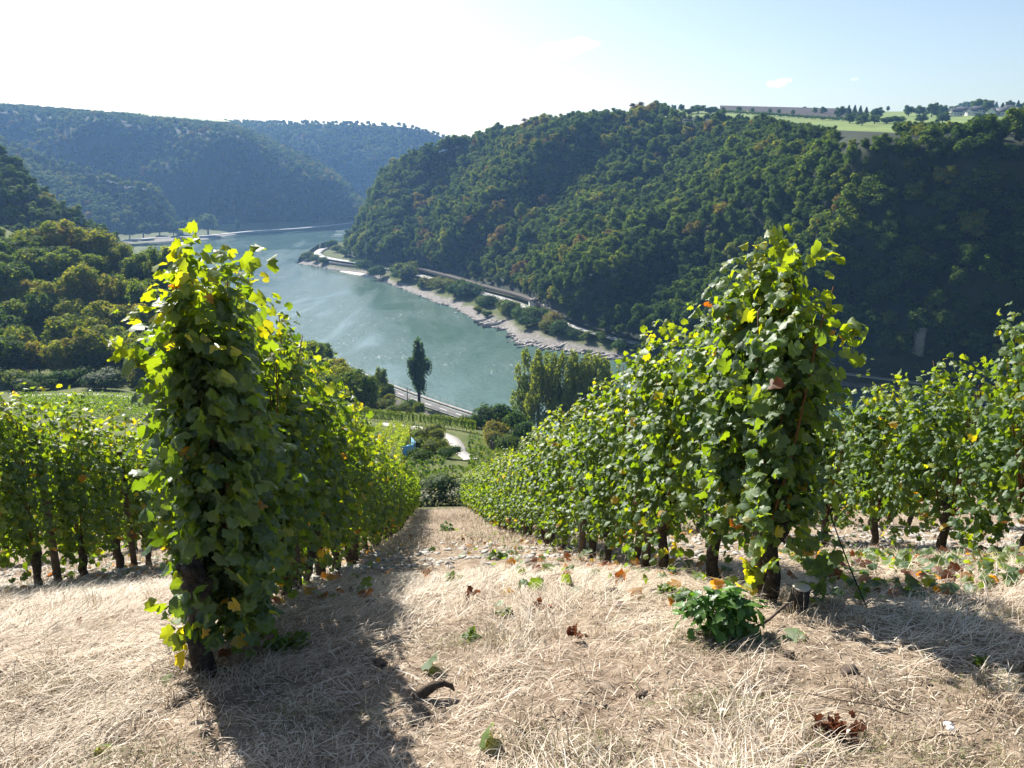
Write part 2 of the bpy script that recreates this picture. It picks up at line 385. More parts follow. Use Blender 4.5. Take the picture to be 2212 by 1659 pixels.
FOOT = 11.0        # hill foot level above the river
right_cols = [
    [at(800,520,1060), at(830,470,1060), at(860,420,1050), at(905,368,1040), at(930,340,1060)],
    [zc(742,543,FOOT), at(776,488,885), at(803,435,890), at(838,384,893), at(860,372,900)],
    [zc(800,566,FOOT), at(845,505,800), at(885,435,815), at(915,345,845), at(930,335,870)],
    [zc(905,578,FOOT), at(950,512,725), at(990,422,770), at(1020,320,830), at(1025,312,900)],
    [zc(1032,610,FOOT), at(1062,535,640), at(1095,425,700), at(1120,298,790), at(1125,294,900)],
    [zc(1118,633,FOOT), at(1152,548,585), at(1195,425,690), at(1230,283,780), at(1235,280,900)],
    [zc(1220,686,FOOT), at(1262,584,492), at(1305,445,610), at(1340,274,770), at(1342,271,860)],
    [zc(1340,724,FOOT), at(1380,604,455), at(1425,440,600), at(1465,262,745), at(1466,254,850)],
    [zc(1480,748,FOOT), at(1520,612,425), at(1560,430,520), at(1600,277,650), at(1602,258,830)],
    [zc(1620,768,FOOT), at(1655,604,398), at(1695,410,455), at(1740,297,560), at(1742,276,740)],
    [zc(1800,795,FOOT), at(1818,622,374), at(1840,425,412), at(1862,294,455), at(1866,284,640)],
    [zc(2000,820,FOOT), at(2008,640,350), at(2014,440,386), at(2022,302,425), at(2026,290,600)],
    [zc(2212,846,FOOT), at(2212,650,334), at(2212,450,370), at(2212,296,408), at(2212,286,600)],
    [zc(2650,895,FOOT), at(2650,690,325), at(2650,480,365), at(2650,300,405), at(2650,290,600)]]
def steepen(cols, k, r0=1, r1=4):
    o = []
    for c in cols:
        y0 = c[0][1]; n = []
        for i, p_ in enumerate(c):
            if r0 <= i < r1:
                y1 = y0 + (p_[1] - y0) * k; s_ = y1 / p_[1]; p_ = np.array((p_[0] * s_, y1, CAMZ + (p_[2] - CAMZ) * s_))
            n.append(p_)
        o.append(n)
    return o
right_cols = right_cols[:9] + steepen(right_cols[9:10], .85) + steepen(right_cols[10:], .46)
GR = loft(right_cols, 130, 60, 13, 75, 1)
def gullies(G, q0, period, amp, nx=.464, ny=.886, warp=60, seed=0, v_in=.12, v_out=.88):
    nu, nv = G.shape[:2]; X_, Y_, D_ = pix(G.reshape(-1, 3)); q = (nx * X_ + ny * Y_).reshape(nu, nv)
    q = q + warp * fbm(G + seed, 110, 3); w = -np.cos((q - q0) * 2 * math.pi / period)
    v = np.linspace(0, 1, nv)[None]; fade = np.clip(v / v_in, 0, 1) * np.clip((1 - v) / (1 - v_out), 0, 1)
    off = w * amp * fade * np.interp(X_.reshape(nu, nv), [0, 1640, 1760, 3000], [1, 1, .15, .15]); c = np.array((0, 0, CAMZ)); k = 1 + off / np.maximum(G[..., 1], 1)
    return c + (G - c) * k[..., None]
def pix(P):
    P = np.atleast_2d(P); d = P[:, 1] * cP - (P[:, 2] - CAMZ) * sP
    u = P[:, 1] * sP + (P[:, 2] - CAMZ) * cP
    return CX + F * P[:, 0] / d, CY - F * u / d, d
GR = gullies(GR, 1104, 235, 20)
loft_obj('wooded_hill_right', GR, M['forestfloor'])

plat_cols = []
for c, p1, p2 in zip(right_cols[6:], [(1342,268,900),(1466,247,900),(1604,250,880),(1744,268,790),(1868,278,690),(2028,274,700),(2212,268,700),(2650,266,700)],
                     [(1342,268,1000),(1466,238,1050),(1604,234,1150),(1744,238,1200),(1868,241,1250),(2028,240,1300),(2212,234,1300),(2650,234,1300)]):
    plat_cols.append([c[4] - np.array((0,0,1.0)), at(*p1), at(*p2), at(p2[0], p2[1] + 6, p2[2] + 300)])
GP = loft(plat_cols, 70, 40)
loft_obj('plateau_meadow', GP, M['meadow'])
def patch(name, quad, mat, n=16, lift=.5):
    """field lying on the plateau: quad of (px,py,Y) corners, near-left, near-right, far-right, far-left"""
    a, b, c, d = [at(*q) for q in quad]
    u = np.linspace(0, 1, n)[:, None, None]; v = np.linspace(0, 1, n)[None, :, None]
    G = (a*(1-u) + b*u)*(1-v) + (d*(1-u) + c*u)*v; G[..., 2] += lift
    return loft_obj(name, G, mat)
patch('ploughed_field', [(1555,243,1000),(1835,262,900),(1840,238,1240),(1555,231,1140)], M['plough'], lift=2.0)
patch('strip_field', [(1945,289,560),(2030,287,560),(2040,280,640),(1940,279,640)], M['plough'], lift=2.0)

# far hills across the bend
f1 = [[at(-420,520,900), at(-420,400,960), at(-420,300,1050), at(-420,250,1150)],
      [at(-150,520,960), at(-150,410,1020), at(-150,320,1090), at(-150,270,1180)],
      [at(0,516,1000), at(0,430,1050), at(0,350,1110), at(0,310,1180)],
      [at(110,512,1030), at(100,450,1070), at(95,390,1120), at(90,345,1180)],
      [at(210,508,1050), at(195,460,1085), at(185,410,1130), at(180,370,1180)],
      [at(290,505,1070), at(280,470,1095), at(270,430,1130), at(262,398,1170)],
      [at(345,502,1090), at(340,478,1105), at(335,445,1135), at(330,412,1175)],
      [at(372,500,1110), at(368,486,1130), at(362,465,1160), at(355,440,1210)],
      [at(385,498,1180), at(384,492,1200), at(382,480,1230), at(378,470,1270)]]
G1 = gullies(loft(f1, 60, 30, 14, 90, 2), 200, 150, 18, -.5, .86, 40, 3); loft_obj('far_spur_left', G1, M['forestfloor'])
f2 = [[at(-420,480,1350), at(-420,380,1400), at(-420,290,1480), at(-420,225,1600), at(-420,222,1900)],
      [at(0,480,1350), at(0,380,1400), at(0,300,1480), at(0,240,1620), at(0,238,1900)],
      [at(150,495,1330), at(150,400,1390), at(150,320,1470), at(150,252,1620), at(150,250,1900)],
      [at(300,497,1340), at(300,420,1390), at(300,350,1440), at(295,268,1560), at(295,256,1850)],
      [at(400,497,1350), at(405,430,1400), at(410,360,1450), at(415,282,1540), at(415,268,1800)],
      [at(520,494,1370), at(530,440,1400), at(530,380,1440), at(530,305,1520), at(520,280,1750)],
      [at(620,489,1400), at(630,450,1420), at(635,410,1450), at(635,362,1510), at(620,320,1700)],
      [at(700,484,1430), at(708,460,1445), at(712,435,1470), at(715,405,1520), at(715,370,1680)],
      [at(760,478,1460), at(764,468,1470), at(768,454,1490), at(772,440,1530), at(775,430,1650)],
      [at(800,474,1500), at(804,470,1510), at(806,466,1530), at(808,462,1560), at(815,465,1650)]]
f2 = steepen(f2, .58)
G2 = gullies(loft(f2, 80, 34, 16, 120, 3), 300, 210, 30, .7, .7, 60, 3); loft_obj('far_hill_middle', G2, M['forestfloor'])
f3 = [[at(150,300,1900), at(150,280,2000), at(150,262,2150), at(150,250,2400)],
      [at(400,330,1880), at(400,300,1960), at(400,280,2080), at(400,262,2350)],
      [at(560,380,1850), at(560,330,1930), at(560,295,2050), at(560,268,2300)],
      [at(680,430,1830), at(680,370,1900), at(680,320,2000), at(690,268,2250)],
      [at(780,465,1830), at(780,400,1900), at(785,340,2000), at(790,270,2250)],
      [at(860,470,1850), at(865,410,1910), at(870,350,2000), at(875,275,2220)],
      [at(930,470,1880), at(935,420,1930), at(940,360,2010), at(945,293,2200)],
      [at(1010,470,1900), at(1012,430,1950), at(1015,380,2020), at(1015,318,2180)],
      [at(1120,470,1950), at(1120,440,1990), at(1120,410,2050), at(1120,360,2150)]]
f3 = steepen(f3, .7)
G3 = loft(f3, 60, 26, 20, 150, 4); loft_obj('far_hill_back', G3, M['forestfloor'])
f4 = [[at(px, 330, 4200), at(px, 308, 4400), at(px, py, 4700)] for px, py in ((800,300),(950,296),(1000,297),(1100,299),(1300,305))]
G4 = loft(f4, 20, 8); loft_obj('distant_ridge', G4, M['forestfloor'])
patch('far_meadow', [(225,262,1640),(330,268,1640),(335,250,1900),(225,250,1900)], M['meadowfar'], lift=7)
patch('far_meadow', [(335,272,1650),(500,272,1850),(470,262,2250),(335,255,1950)], M['meadowfar'], lift=9)
# rocky spur on the left, behind the near wood
h2 = [[at(-500,640,420), at(-500,420,470), at(-500,240,520), at(-500,120,580)],
      [at(-250,640,400), at(-250,460,440), at(-250,320,490), at(-250,225,550)],
      [at(0,640,390), at(0,520,420), at(0,415,455), at(0,338,500)],
      [at(70,640,390), at(70,540,420), at(70,465,455), at(70,410,490)],
      [at(140,640,390), at(138,560,420), at(136,500,450), at(135,460,480)],
      [at(200,640,395), at(198,580,420), at(194,535,445), at(192,495,470)],
      [at(250,640,400), at(248,600,425), at(244,565,445), at(240,540,465)],
      [at(300,660,410), at(296,630,430), at(290,605,445), at(285,590,460)]]
GH = loft(h2, 50, 30, 8, 45, 5); loft_obj('rocky_spur_left', GH, M['forestfloor'])

# ------------------------------------------------------------------ opposite bank
WL = [(600,566),(643,569),(694,578),(730,585),(780,592),(818,602),(849,617),(898,636),(947,656),(970,661),(1001,677),(1022,690),(1060,706),(1094,712),(1110,733),(1120,742),(1182,753),(1289,767),(1351,781),(1500,800),(1847,836),(2212,880),(2650,930)]
RD = [(600,566),(643,569),(662,562),(684,549),(697,555),(753,565),(800,570.5),(832,577),(898,592.5),(964,611),(1038,632),(1094,647),(1155,671),(1217,694),(1279,717),(1340,732),(1408,745),(1847,806),(2212,852),(2650,900)]
HB = [(600,566),(643,569),(662,556),(684,540),(710,532),(742,540),(800,562),(905,574),(1032,606),(1118,629),(1220,682),(1340,720),(1480,744),(1620,764),(1800,791),(2000,816),(2212,842),(2650,891)]
pxs = np.concatenate([np.linspace(641, 760, 40), np.linspace(766, 1420, 120), np.linspace(1430, 2650, 50)])
def ev(L): a = np.array(L, float); return np.interp(pxs, a[:, 0], a[:, 1])
wl, rd, hb = ev(WL), ev(RD), ev(HB)
rows_ = []
for k, (px, w, r_, h_) in enumerate(zip(pxs, wl, rd, hb)):
    ROADZ = 8.0 if px > 690 else np.interp(px, [600, 643, 690], [-2, .2, 8.0])
    A = onz(px, w, 0.0); B = onz(px, r_ + .1, ROADZ - .6); Cc = onz(px, h_, ROADZ + (2.2 if px > 742 else 0))
    A0 = A + np.array((0, -6, -2.5)); e = B - A
    rows_.append([A0, A, A + e * .3 + np.array((0,0,.2)), A + e * .55 + np.array((0,0,-.3)), A + e * .8 + np.array((0,0,.1)), B, B + (Cc - B) * .7 - np.array((0,0,.8)), Cc, Cc + np.array((0, 14, 6.0))])
GB = np.array(rows_); GB[:, 2:5, 2] += .35 * fbm(GB[:, 2:5], 6, 3)
m, nt = newmat('bank_ground')
tc = nd(nt, 'ShaderNodeTexCoord').outputs['Object']; sep = nd(nt, 'ShaderNodeSeparateXYZ', {0: tc})
nz = noise(nt, .09, 5, .65, vec=tc); nf = noise(nt, .8, 5, .7, vec=tc)
cgr = ramp(nt, nf, [(.3, (.10,.095,.085)), (.5, (.21,.195,.175)), (.72, (.33,.31,.285))])
cve = ramp(nt, nf, [(.3, (.04,.065,.02)), (.55, (.10,.115,.04)), (.8, (.19,.16,.08))])
f = math_(nt, 'ADD', math_(nt, 'MULTIPLY', math_(nt, 'SUBTRACT', sep.outputs[2], 2.0), .8), math_(nt, 'MULTIPLY', math_(nt, 'SUBTRACT', nz, .5), 4.0), True)
p = nd(nt, 'ShaderNodeBsdfPrincipled', {'Base Color': mixc(nt, f, cgr, cve), 'Roughness': .95, 'Specular IOR Level': .1})
b = nd(nt, 'ShaderNodeBump', {'Strength': 1.0, 'Height': nf, 'Distance': .4}); nt.links.new(b.outputs[0], p.inputs['Normal'])
out(nt, p.outputs[0]); M['bank'] = m
far_bank = loft_obj('far_bank', GB, M['bank'])

def ribbon(name, pts, width, mat, thick=.35, kind='structure', **kw):
    p = np.array(pts); t = norm(np.gradient(p[:, :2], axis=0)); nrm = np.c_[-t[:, 1], t[:, 0], np.zeros(len(p))]
    L = p + nrm * width / 2; Rr = p - nrm * width / 2; dn = np.array((0, 0, thick))
    v = np.stack([L, Rr, Rr - dn, L - dn], 1).reshape(-1, 3); q = []
    for i in range(len(p) - 1):
        a = i * 4; b_ = a + 4
        for j in range(4): k = (j + 1) % 4; q.append((a + j, a + k, b_ + k, b_ + j))
    return obj(name, mesh(name, v, quads=np.array(q)[:, ::-1]), mat, kind=kind, **kw)
def densify(p, n):
    p = np.array(p); s = np.r_[0, np.cumsum(np.linalg.norm(np.diff(p, axis=0), axis=1))]
    t = np.linspace(0, s[-1], n); q = np.stack([np.interp(t, s, p[:, i]) for i in range(3)], 1)
    for _ in range(3): q[1:-1] = (q[:-2] + 2 * q[1:-1] + q[2:]) / 4
    return q
road_px = [(728,526),(716,531),(702,535.5),(690,541),(684.5,547),(693,553.5),(720,559.5),(753,564.5),(800,570),(832,577),(898,592),(964,611),(1038,632),(1094,647),(1155,671),(1217,693.5),(1279,716),(1340,731.5),(1408,745),(1847,806),(2212,852),(2650,900)]
far_road = densify([onz(a, b, 8.25) for a, b in road_px], 140)
ribbon('far_road', far_road, 8.0, M['asphalt'], .5)
def offset_line(p, d, dz=0):
    t = norm(np.gradient(p[:, :2], axis=0)); return p + np.c_[-t[:, 1] * d, t[:, 0] * d, np.full(len(p), dz)]
# retaining wall along the bend, river side
_rp = pix(far_road)[0]; _i0 = int(np.argmax(far_road[:, 1] * 0 + (_rp > 715) * (np.arange(len(_rp)) > 12))); seg = far_road[_i0:_i0 + 26]
tdir = 1.0
wl_ = offset_line(seg, -4.35, -1.9)
ribbon('retaining_wall', wl_, .6, M['wallstone'], 4.5, kind=None, label='stone retaining wall below the road bend on the far bank', cat='wall')

# guard rail along the near part of the far road
gr = empty('guard_rail', far_road[70], 'long grey guard rail along the river side of the far road', 'guard rail')
rl = offset_line(far_road[66:112], -3.9, .75) - far_road[70]
mb = MB(); mb.tube(rl, .12, 4); obj('rail', mb.build('rail'), M['metal'], gr)
mb = MB(); mb.tube([(0,0,-.8),(0,0,.15)], .1, 4); pm = mb.build('post')
for q in densify(rl, 90): obj('post', pm, M['metal'], gr, loc=q)

# railway terrace with retaining wall
rail_px = [(800,560),(850,567),(906,577),(940,585),(980,595.5),(1032,611),(1075,622),(1120,633),(1160,648),(1220,676)]
rail_line = densify([onz(a, b + 1.5, 12.3) for a, b in rail_px], 60)
ribbon('railway_bed', rail_line, 5.0, M['ballast'], 2.2)
for d in (-2.4, -.9, .9, 2.4):
    pass
trk = empty('railway_track', rail_line[20], 'rusty double railway track on the terrace above the far road', 'railway track')
for d in (-2.7, -1.2, 1.2, 2.7):
    mb = MB(); mb.tube(offset_line(rail_line, d, .18) - rail_line[20], .09, 4); obj('rail', mb.build('rail'), M['ballast'], trk)

def pole(name, base, h, r, label, cat, arm=True, group=None, mat='darkmetal'):
    e = empty(name, base, label, cat, group)
    mb = MB(); mb.tube([(0,0,-.5),(0,0,h*.5),(0,0,h)], [r, r*.85, r*.7], 6); obj('mast', mb.build('mast'), M[mat], e)
    if arm:
        mb = MB(); mb.tube([(0,0,h*.86),(1.6,-1.2,h*.93)], r*.5, 4); mb.tube([(0,0,h*.7),(1.6,-1.2,h*.93)], r*.4, 4); obj('bracket', mb.build('bracket'), M[mat], e)
    return e
pole('catenary_mast', onz(1161,653,12.5), 16, .35, 'tall grey railway mast beside the small hut across the river', 'mast', mat='metal')
for i, (a, b) in enumerate([(872,566),(1008,598),(1075,617)]):
    pole('catenary_mast', onz(a, b, 13.0), 8, .16, ['railway mast nearest the cliff end of the far terrace','railway mast in the middle of the far terrace','railway mast nearest the hut end of the far terrace'][i], 'mast', group='railway masts across the river')
pole('lattice_mast', onz(792,567,11.0), 20, .4, 'tall pale mast against the dark woods above the road bend', 'mast', mat='metal')
# navigation mark and car on the bend
pole('river_marker', onz(700,536.5,8.0), 6.5, .5, 'dark river marker post at the outer edge of the road bend', 'marker', arm=False)
# ------------------------------------------------------------------ foliage generators
def rand_dirs(n, up=0.0):
    d = norm(rng.normal(size=(n, 3))); d[:, 2] += up; return norm(d)
ICO = None
def ico():
    global ICO
    if ICO is None:
        bm = bmesh.new(); bmesh.ops.create_icosphere(bm, subdivisions=2, radius=1)
        ICO = (np.array([v.co[:] for v in bm.verts]), np.array([[v.index for v in f_.verts] for f_ in bm.faces])); bm.free()
    return ICO
def leaf_quads(pos, nrm, size, aspect=1.3):
    n = len(pos); a = norm(np.cross(nrm, norm(rng.normal(size=(n, 3))))); b = np.cross(nrm, a)
    s = size[:, None]
    v = np.stack([pos - a*s*.5*aspect, pos - b*s*.5 + nrm*s*.12, pos + a*s*.5*aspect, pos + b*s*.5 + nrm*s*.12], 1)
    v += rng.normal(0, 1, v.shape) * s[:, :, None] * .09
    return v.reshape(-1, 3), np.arange(4 * n).reshape(n, 4)
def crown_mesh(name, lobes, n, size, core=.74, jitter=.13, tint=.10, up=.15):
    """leaf-sized faces over several lobes; hidden inner faces dropped"""
    lobes = [(np.array(c, float), np.array(r_, float)) for c, r_ in lobes]
    w = np.array([r_.prod() ** (2/3) for c, r_ in lobes]); w = w / w.sum()
    P, Nn, T = [], [], []
    for (c, r_), ww in zip(lobes, w):
        k = max(int(n * ww), 8); d = rand_dirs(k, up)
        q = c + d * r_ * (1 + rng.normal(-.02, jitter, (k, 1)))
        P.append(q); Nn.append(norm(d / r_ * r_.mean() + rng.normal(0, .33, d.shape))); T.append(rng.normal(0, tint, k) + rng.normal(0, tint * .8))
    P = np.concatenate(P); Nn = np.concatenate(Nn); T = np.concatenate(T)
    keep = np.ones(len(P), bool)
    for c, r_ in lobes: keep &= (((P - c) / (r_ * .7)) ** 2).sum(1) > 1
    P, Nn, T = P[keep], Nn[keep], T[keep]
    v, q = leaf_quads(P, Nn, size * rng.uniform(.6, 1.35, len(P)))
    V = [v]; TT = [np.repeat(T, 4)]; tris = []; nv = len(v)
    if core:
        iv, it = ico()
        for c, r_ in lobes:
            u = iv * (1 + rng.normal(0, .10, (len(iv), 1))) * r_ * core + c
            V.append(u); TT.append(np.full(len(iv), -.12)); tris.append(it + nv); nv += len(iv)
    return mesh(name, np.concatenate(V), quads=q, tris=np.concatenate(tris) if tris else None, attrs={'tint': np.concatenate(TT)})
def round_lobes(k, w=.36, z0=.28, z1=.92, seed=0):
    """broadleaf crown of unit height"""
    g = np.random.default_rng(seed); L = [((0, 0, .58), (w*.72, w*.72, .30))]
    for i in range(k):
        a = i * 2.399 + g.uniform(-.4, .4); t = (i + .5) / k; z = z0 + (z1 - z0) * t
        rr = w * .72 * math.sqrt(max(.08, 1 - (abs(z - .52) / .5) ** 2)) * g.uniform(.75, 1.1)
        s = w * g.uniform(.30, .46) * (1 - .25 * t)
        L.append(((rr * math.cos(a), rr * math.sin(a), z), (s, s, s * g.uniform(.75, 1.0))))
    return L
def trunk_mesh(name, h=.5, r=.03, limbs=4, seed=0):
    g = np.random.default_rng(seed); mb = MB()
    mb.tube([(0,0,-.06),(g.normal(0,.006),g.normal(0,.006),h*.4),(g.normal(0,.01),g.normal(0,.01),h*.75),(0,0,h*1.2)], [r*1.25, r, r*.8, r*.3], 7)
    for i in range(limbs):
        a = i * 2.4 + g.uniform(0, 1); z = h * g.uniform(.5, .85); l = g.uniform(.16, .28)
        mb.tube([(0,0,z),(l*.5*math.cos(a),l*.5*math.sin(a),z+.10),(l*math.cos(a),l*math.sin(a),z+.24)], [r*.5, r*.35, r*.12], 5)
    return mb.build(name, True)
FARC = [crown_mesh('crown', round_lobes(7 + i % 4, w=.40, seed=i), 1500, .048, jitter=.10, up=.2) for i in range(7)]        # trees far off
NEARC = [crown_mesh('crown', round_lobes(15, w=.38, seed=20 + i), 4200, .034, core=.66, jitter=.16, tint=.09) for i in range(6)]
TRUNK = [trunk_mesh('trunk', seed=i) for i in range(4)]
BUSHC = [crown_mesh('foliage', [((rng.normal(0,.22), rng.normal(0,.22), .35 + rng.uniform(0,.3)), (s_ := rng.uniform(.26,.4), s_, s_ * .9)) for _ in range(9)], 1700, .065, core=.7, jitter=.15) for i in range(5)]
for me_ in FARC + NEARC: me_.materials.append(M['tree'])
for me_ in TRUNK: me_.materials.append(M['bark'])
for me_ in BUSHC: me_.materials.append(M['bush'])
STEM = trunk_mesh('stem', .35, .03, 5, 9); STEM.materials.append(M['bark'])

def tree(loc, h, w=None, tint=.3, label='', group=None, near=True, name='broadleaf_tree', k=None, cat='tree'):
    w = w or h * .8
    e = empty(name, loc, label, cat, group, rz=rng.uniform(0, 6.28), scale=(w / .78, w / .78, h))
    obj('trunk', TRUNK[rng.integers(4)], None, e)
    lib = NEARC if near else FARC
    c = obj('crown', lib[(rng.integers(len(lib)) if k is None else k)], None, e); c['tree_tint'] = float(tint)
    return e
def bush(loc, h, w=None, tint=.35, label='', group=None, name='bush', lib=None, cat='bush'):
    w = w or h; h = max(h, w * .62)
    e = empty(name, loc, label, cat, group, rz=rng.uniform(0, 6.28), scale=(w / 1.25, w / 1.25, h))
    obj('stem', STEM, None, e)
    lib = lib or BUSHC
    c = obj('foliage', lib[rng.integers(len(lib))], None, e); c['tree_tint'] = float(tint)
    return e

def sample_surface(G, n, mind, u0=0, u1=1, v0=0, v1=1):
    nu, nv = G.shape[:2]
    A = G[:-1, :-1]; B = G[1:, :-1]; C = G[:-1, 1:]; D = G[1:, 1:]
    ar = np.linalg.norm(np.cross(B - A, C - A), axis=-1)
    uu = np.linspace(0, 1, nu - 1)[:, None]; vv = np.linspace(0, 1, nv - 1)[None]
    ar = ar * ((uu >= u0) & (uu <= u1) & (vv >= v0) & (vv <= v1))
    pr = (ar / ar.sum()).ravel(); idx = rng.choice(len(pr), n, p=pr); i, j = np.divmod(idx, nv - 1)
    a, b = rng.uniform(size=(2, n, 1))
    P = (A[i, j]*(1-a) + B[i, j]*a)*(1-b) + (C[i, j]*(1-a) + D[i, j]*a)*b
    cells = {}; keep = []
    for q, p_ in enumerate(P):
        c = (int(p_[0] // mind), int(p_[1] // mind), int(p_[2] // mind)); ok = True
        for dx in (-1, 0, 1):
            for dy in (-1, 0, 1):
                for dz in (-1, 0, 1):
                    for o_ in cells.get((c[0]+dx, c[1]+dy, c[2]+dz), ()):
                        e_ = P[o_] - p_
                        if e_ @ e_ < mind * mind: ok = False; break
                    if not ok: break
                if not ok: break
            if not ok: break
        if ok: cells.setdefault(c, []).append(q); keep.append(q)
    return P[keep]
def pix(P):
    P = np.atleast_2d(P); d = P[:, 1] * cP - (P[:, 2] - CAMZ) * sP
    u = P[:, 1] * sP + (P[:, 2] - CAMZ) * cP
    return CX + F * P[:, 0] / d, CY - F * u / d, d
def wood_tints(P, s=60, rust=.16):
    n1 = fbm(P, s, 3); r_ = rng.uniform(size=len(P))
    t = .32 + .18 * n1 + rng.normal(0, .11, len(P))
    autumn = r_ < rust * np.clip(1 + 1.6 * fbm(P + 300, s * .6, 2), 0, 3)
    t = np.where(autumn, rng.choice(np.array((.62, .70, .76, .86, .9, .95)), len(P)) + rng.normal(0, .02, len(P)), t)
    return np.clip(t, .05, .97)

def scatter_object(name, P, h, tint, protos, label, cat):
    me = mesh(name, P, polys=[(0, 1, 2)], attrs={'tree_tint': tint, 'hgt': h, 'spin': rng.uniform(0, 6.28, len(P)), 'which': rng.integers(0, len(protos), len(P)).astype(float), 'wid': rng.uniform(.95, 1.35, len(P))})
    o = obj(name, me, kind='stuff', label=label, cat=cat)
    ng = bpy.data.node_groups.new(name, 'GeometryNodeTree')
    ng.interface.new_socket('Geometry', in_out='INPUT', socket_type='NodeSocketGeometry'); ng.interface.new_socket('Geometry', in_out='OUTPUT', socket_type='NodeSocketGeometry')
    N = ng.nodes.new; Lk = ng.links.new
    gi = N('NodeGroupInput'); go = N('NodeGroupOutput'); ip = N('GeometryNodeInstanceOnPoints'); jn = N('GeometryNodeJoinGeometry')
    for pr in protos:
        oi = N('GeometryNodeObjectInfo'); oi.transform_space = 'ORIGINAL'; oi.inputs['Object'].default_value = pr; oi.inputs['As Instance'].default_value = True
        Lk(oi.outputs['Geometry'], jn.inputs[0])
    def na(k):
        a = N('GeometryNodeInputNamedAttribute'); a.data_type = 'FLOAT'; a.inputs['Name'].default_value = k; return a.outputs[0]
    mp_ = N('GeometryNodeMeshToPoints'); Lk(gi.outputs[0], mp_.inputs[0]); Lk(mp_.outputs[0], ip.inputs['Points'])
    Lk(jn.outputs[0], ip.inputs['Instance']); ip.inputs['Pick Instance'].default_value = True
    Lk(na('which'), ip.inputs['Instance Index'])
    cx = N('ShaderNodeCombineXYZ'); Lk(na('spin'), cx.inputs[2]); Lk(cx.outputs[0], ip.inputs['Rotation'])
    hw = N('ShaderNodeMath'); hw.operation = 'MULTIPLY'; Lk(na('hgt'), hw.inputs[0]); Lk(na('wid'), hw.inputs[1])
    cs = N('ShaderNodeCombineXYZ'); Lk(hw.outputs[0], cs.inputs[0]); Lk(hw.outputs[0], cs.inputs[1]); Lk(na('hgt'), cs.inputs[2]); Lk(cs.outputs[0], ip.inputs['Scale'])
    Lk(ip.outputs[0], go.inputs[0])
    md = o.modifiers.new('scatter', 'NODES'); md.node_group = ng
    return o

# ------------------------------------------------------------------ wood on the hill across the river
P = sample_surface(GR, 15000, 6.8, 0.0, 1.0, .02, .93); Pu = sample_surface(GR, 9000, 6.0, 0, 1, 0, .93)
px_, py_, dep = pix(P + np.array((0, 0, 12.0)))
edge = np.interp(px_, [1300, 1420, 1440, 1560, 1700, 1830, 1900, 1950, 2212], [0, 0, 240, 247, 262, 281, 280, 258, 244])
P = P[py_ > edge - 2]
tints = wood_tints(P, 70, .13)
px_, py_, dep = pix(P)
cliffy = ((px_ < 800) & (py_ > 400) & (py_ < 520) & (rng.uniform(size=len(P)) < .5))
P, tints, px_, py_, dep = [a[~cliffy] for a in (P, tints, px_, py_, dep)]
inview = (px_ > -20) & (px_ < 2232)
order = np.argsort(np.where(inview & (px_ < 1740), dep, 1e9)); near_idx = set(order[:190].tolist())
protos = []
for i in order[:190]:
    t_ = tints[i]; colr = 'rust-brown' if t_ > .84 else ('yellowing' if t_ > .62 else ('dark green' if t_ < .2 else 'green'))
    zone = 'at the foot of' if P[i][2] < 28 else 'low on' if P[i][2] < 50 else 'midway up'
    zx = 'beside the rock nose' if px_[i] < 850 else 'above the railway terrace' if px_[i] < 1100 else 'above the hut' if px_[i] < 1250 else 'above the guard rail' if px_[i] < 1450 else 'behind the tall right vine'
    h_ = rng.uniform(9.5, 14.5)
    e = tree(P[i] - np.array((0, 0, .5)), h_, h_ * rng.uniform(.72, .95), t_, f'{colr} tree {zone} the wooded hill {zx}', 'trees on the slope across the river', near=False)
    if len(protos) < 7:
        c = e.children[1]; c.data = FARC[len(protos)]; protos.append(c)
rest = np.array([i for i in range(len(P)) if i not in near_idx])
scatter_object('hillside_wood', P[rest], np.clip(rng.lognormal(2.38, .24, len(rest)), 5.5, 17), tints[rest], protos, 'dense autumn wood covering the steep hill across the river', 'wood')

ux_, uy_, ud_ = pix(Pu + np.array((0, 0, 5.0))); Pu = Pu[uy_ > np.interp(ux_, [1300, 1420, 1440, 1560, 1700, 1830, 1900, 1950, 2212], [0, 0, 240, 247, 262, 281, 280, 258, 244])]
scatter_object('hillside_undergrowth', Pu, rng.uniform(4, 7, len(Pu)), np.clip(wood_tints(Pu, 70, .1), 0, .6), protos, 'low undergrowth between the trees of the hill across the river', 'undergrowth')
# far woods
Pf = np.concatenate([sample_surface(G1, 5000, 7.5, 0, 1, .0, 1), sample_surface(G2, 9000, 8.5, 0, 1, .0, .97), sample_surface(G3, 9000, 7.5)])
fx, fy, fd = pix(Pf)
mead = ((fx > 225) & (fx < 500) & (fy < 266) & (fd > 1560))
Pf = Pf[~mead]
scatter_object('far_wood', Pf, rng.uniform(9, 13, len(Pf)), wood_tints(Pf, 120, .12), protos, 'hazy blue-green wood covering the far hills beyond the bend', 'wood')
Ph = sample_surface(GH, 3000, 6.5)
scatter_object('spur_wood', Ph, rng.uniform(8, 12, len(Ph)), wood_tints(Ph, 60, .1), protos, 'green wood on the rocky spur at the left edge', 'wood')

# ------------------------------------------------------------------ placing things on the near-side ground
def gp(px, Y):
    """ground point at distance Y that shows at picture column px"""
    x = 0.0
    for _ in range(4):
        z = float(land_z(np.array(x), np.array(float(Y)))); x = (px - CX) / F * (Y * cP - (z - CAMZ) * sP)
    return np.array((x, Y, z))
def hgt(px, py_top, base):             # height of something at base whose top shows at py_top
    return at(px, py_top, base[1])[2] - base[2]
def col_word(t): return 'rusty brown' if t > .84 else 'golden' if t > .7 else 'olive' if t > .55 else 'mid-green' if t > .27 else 'dark green'

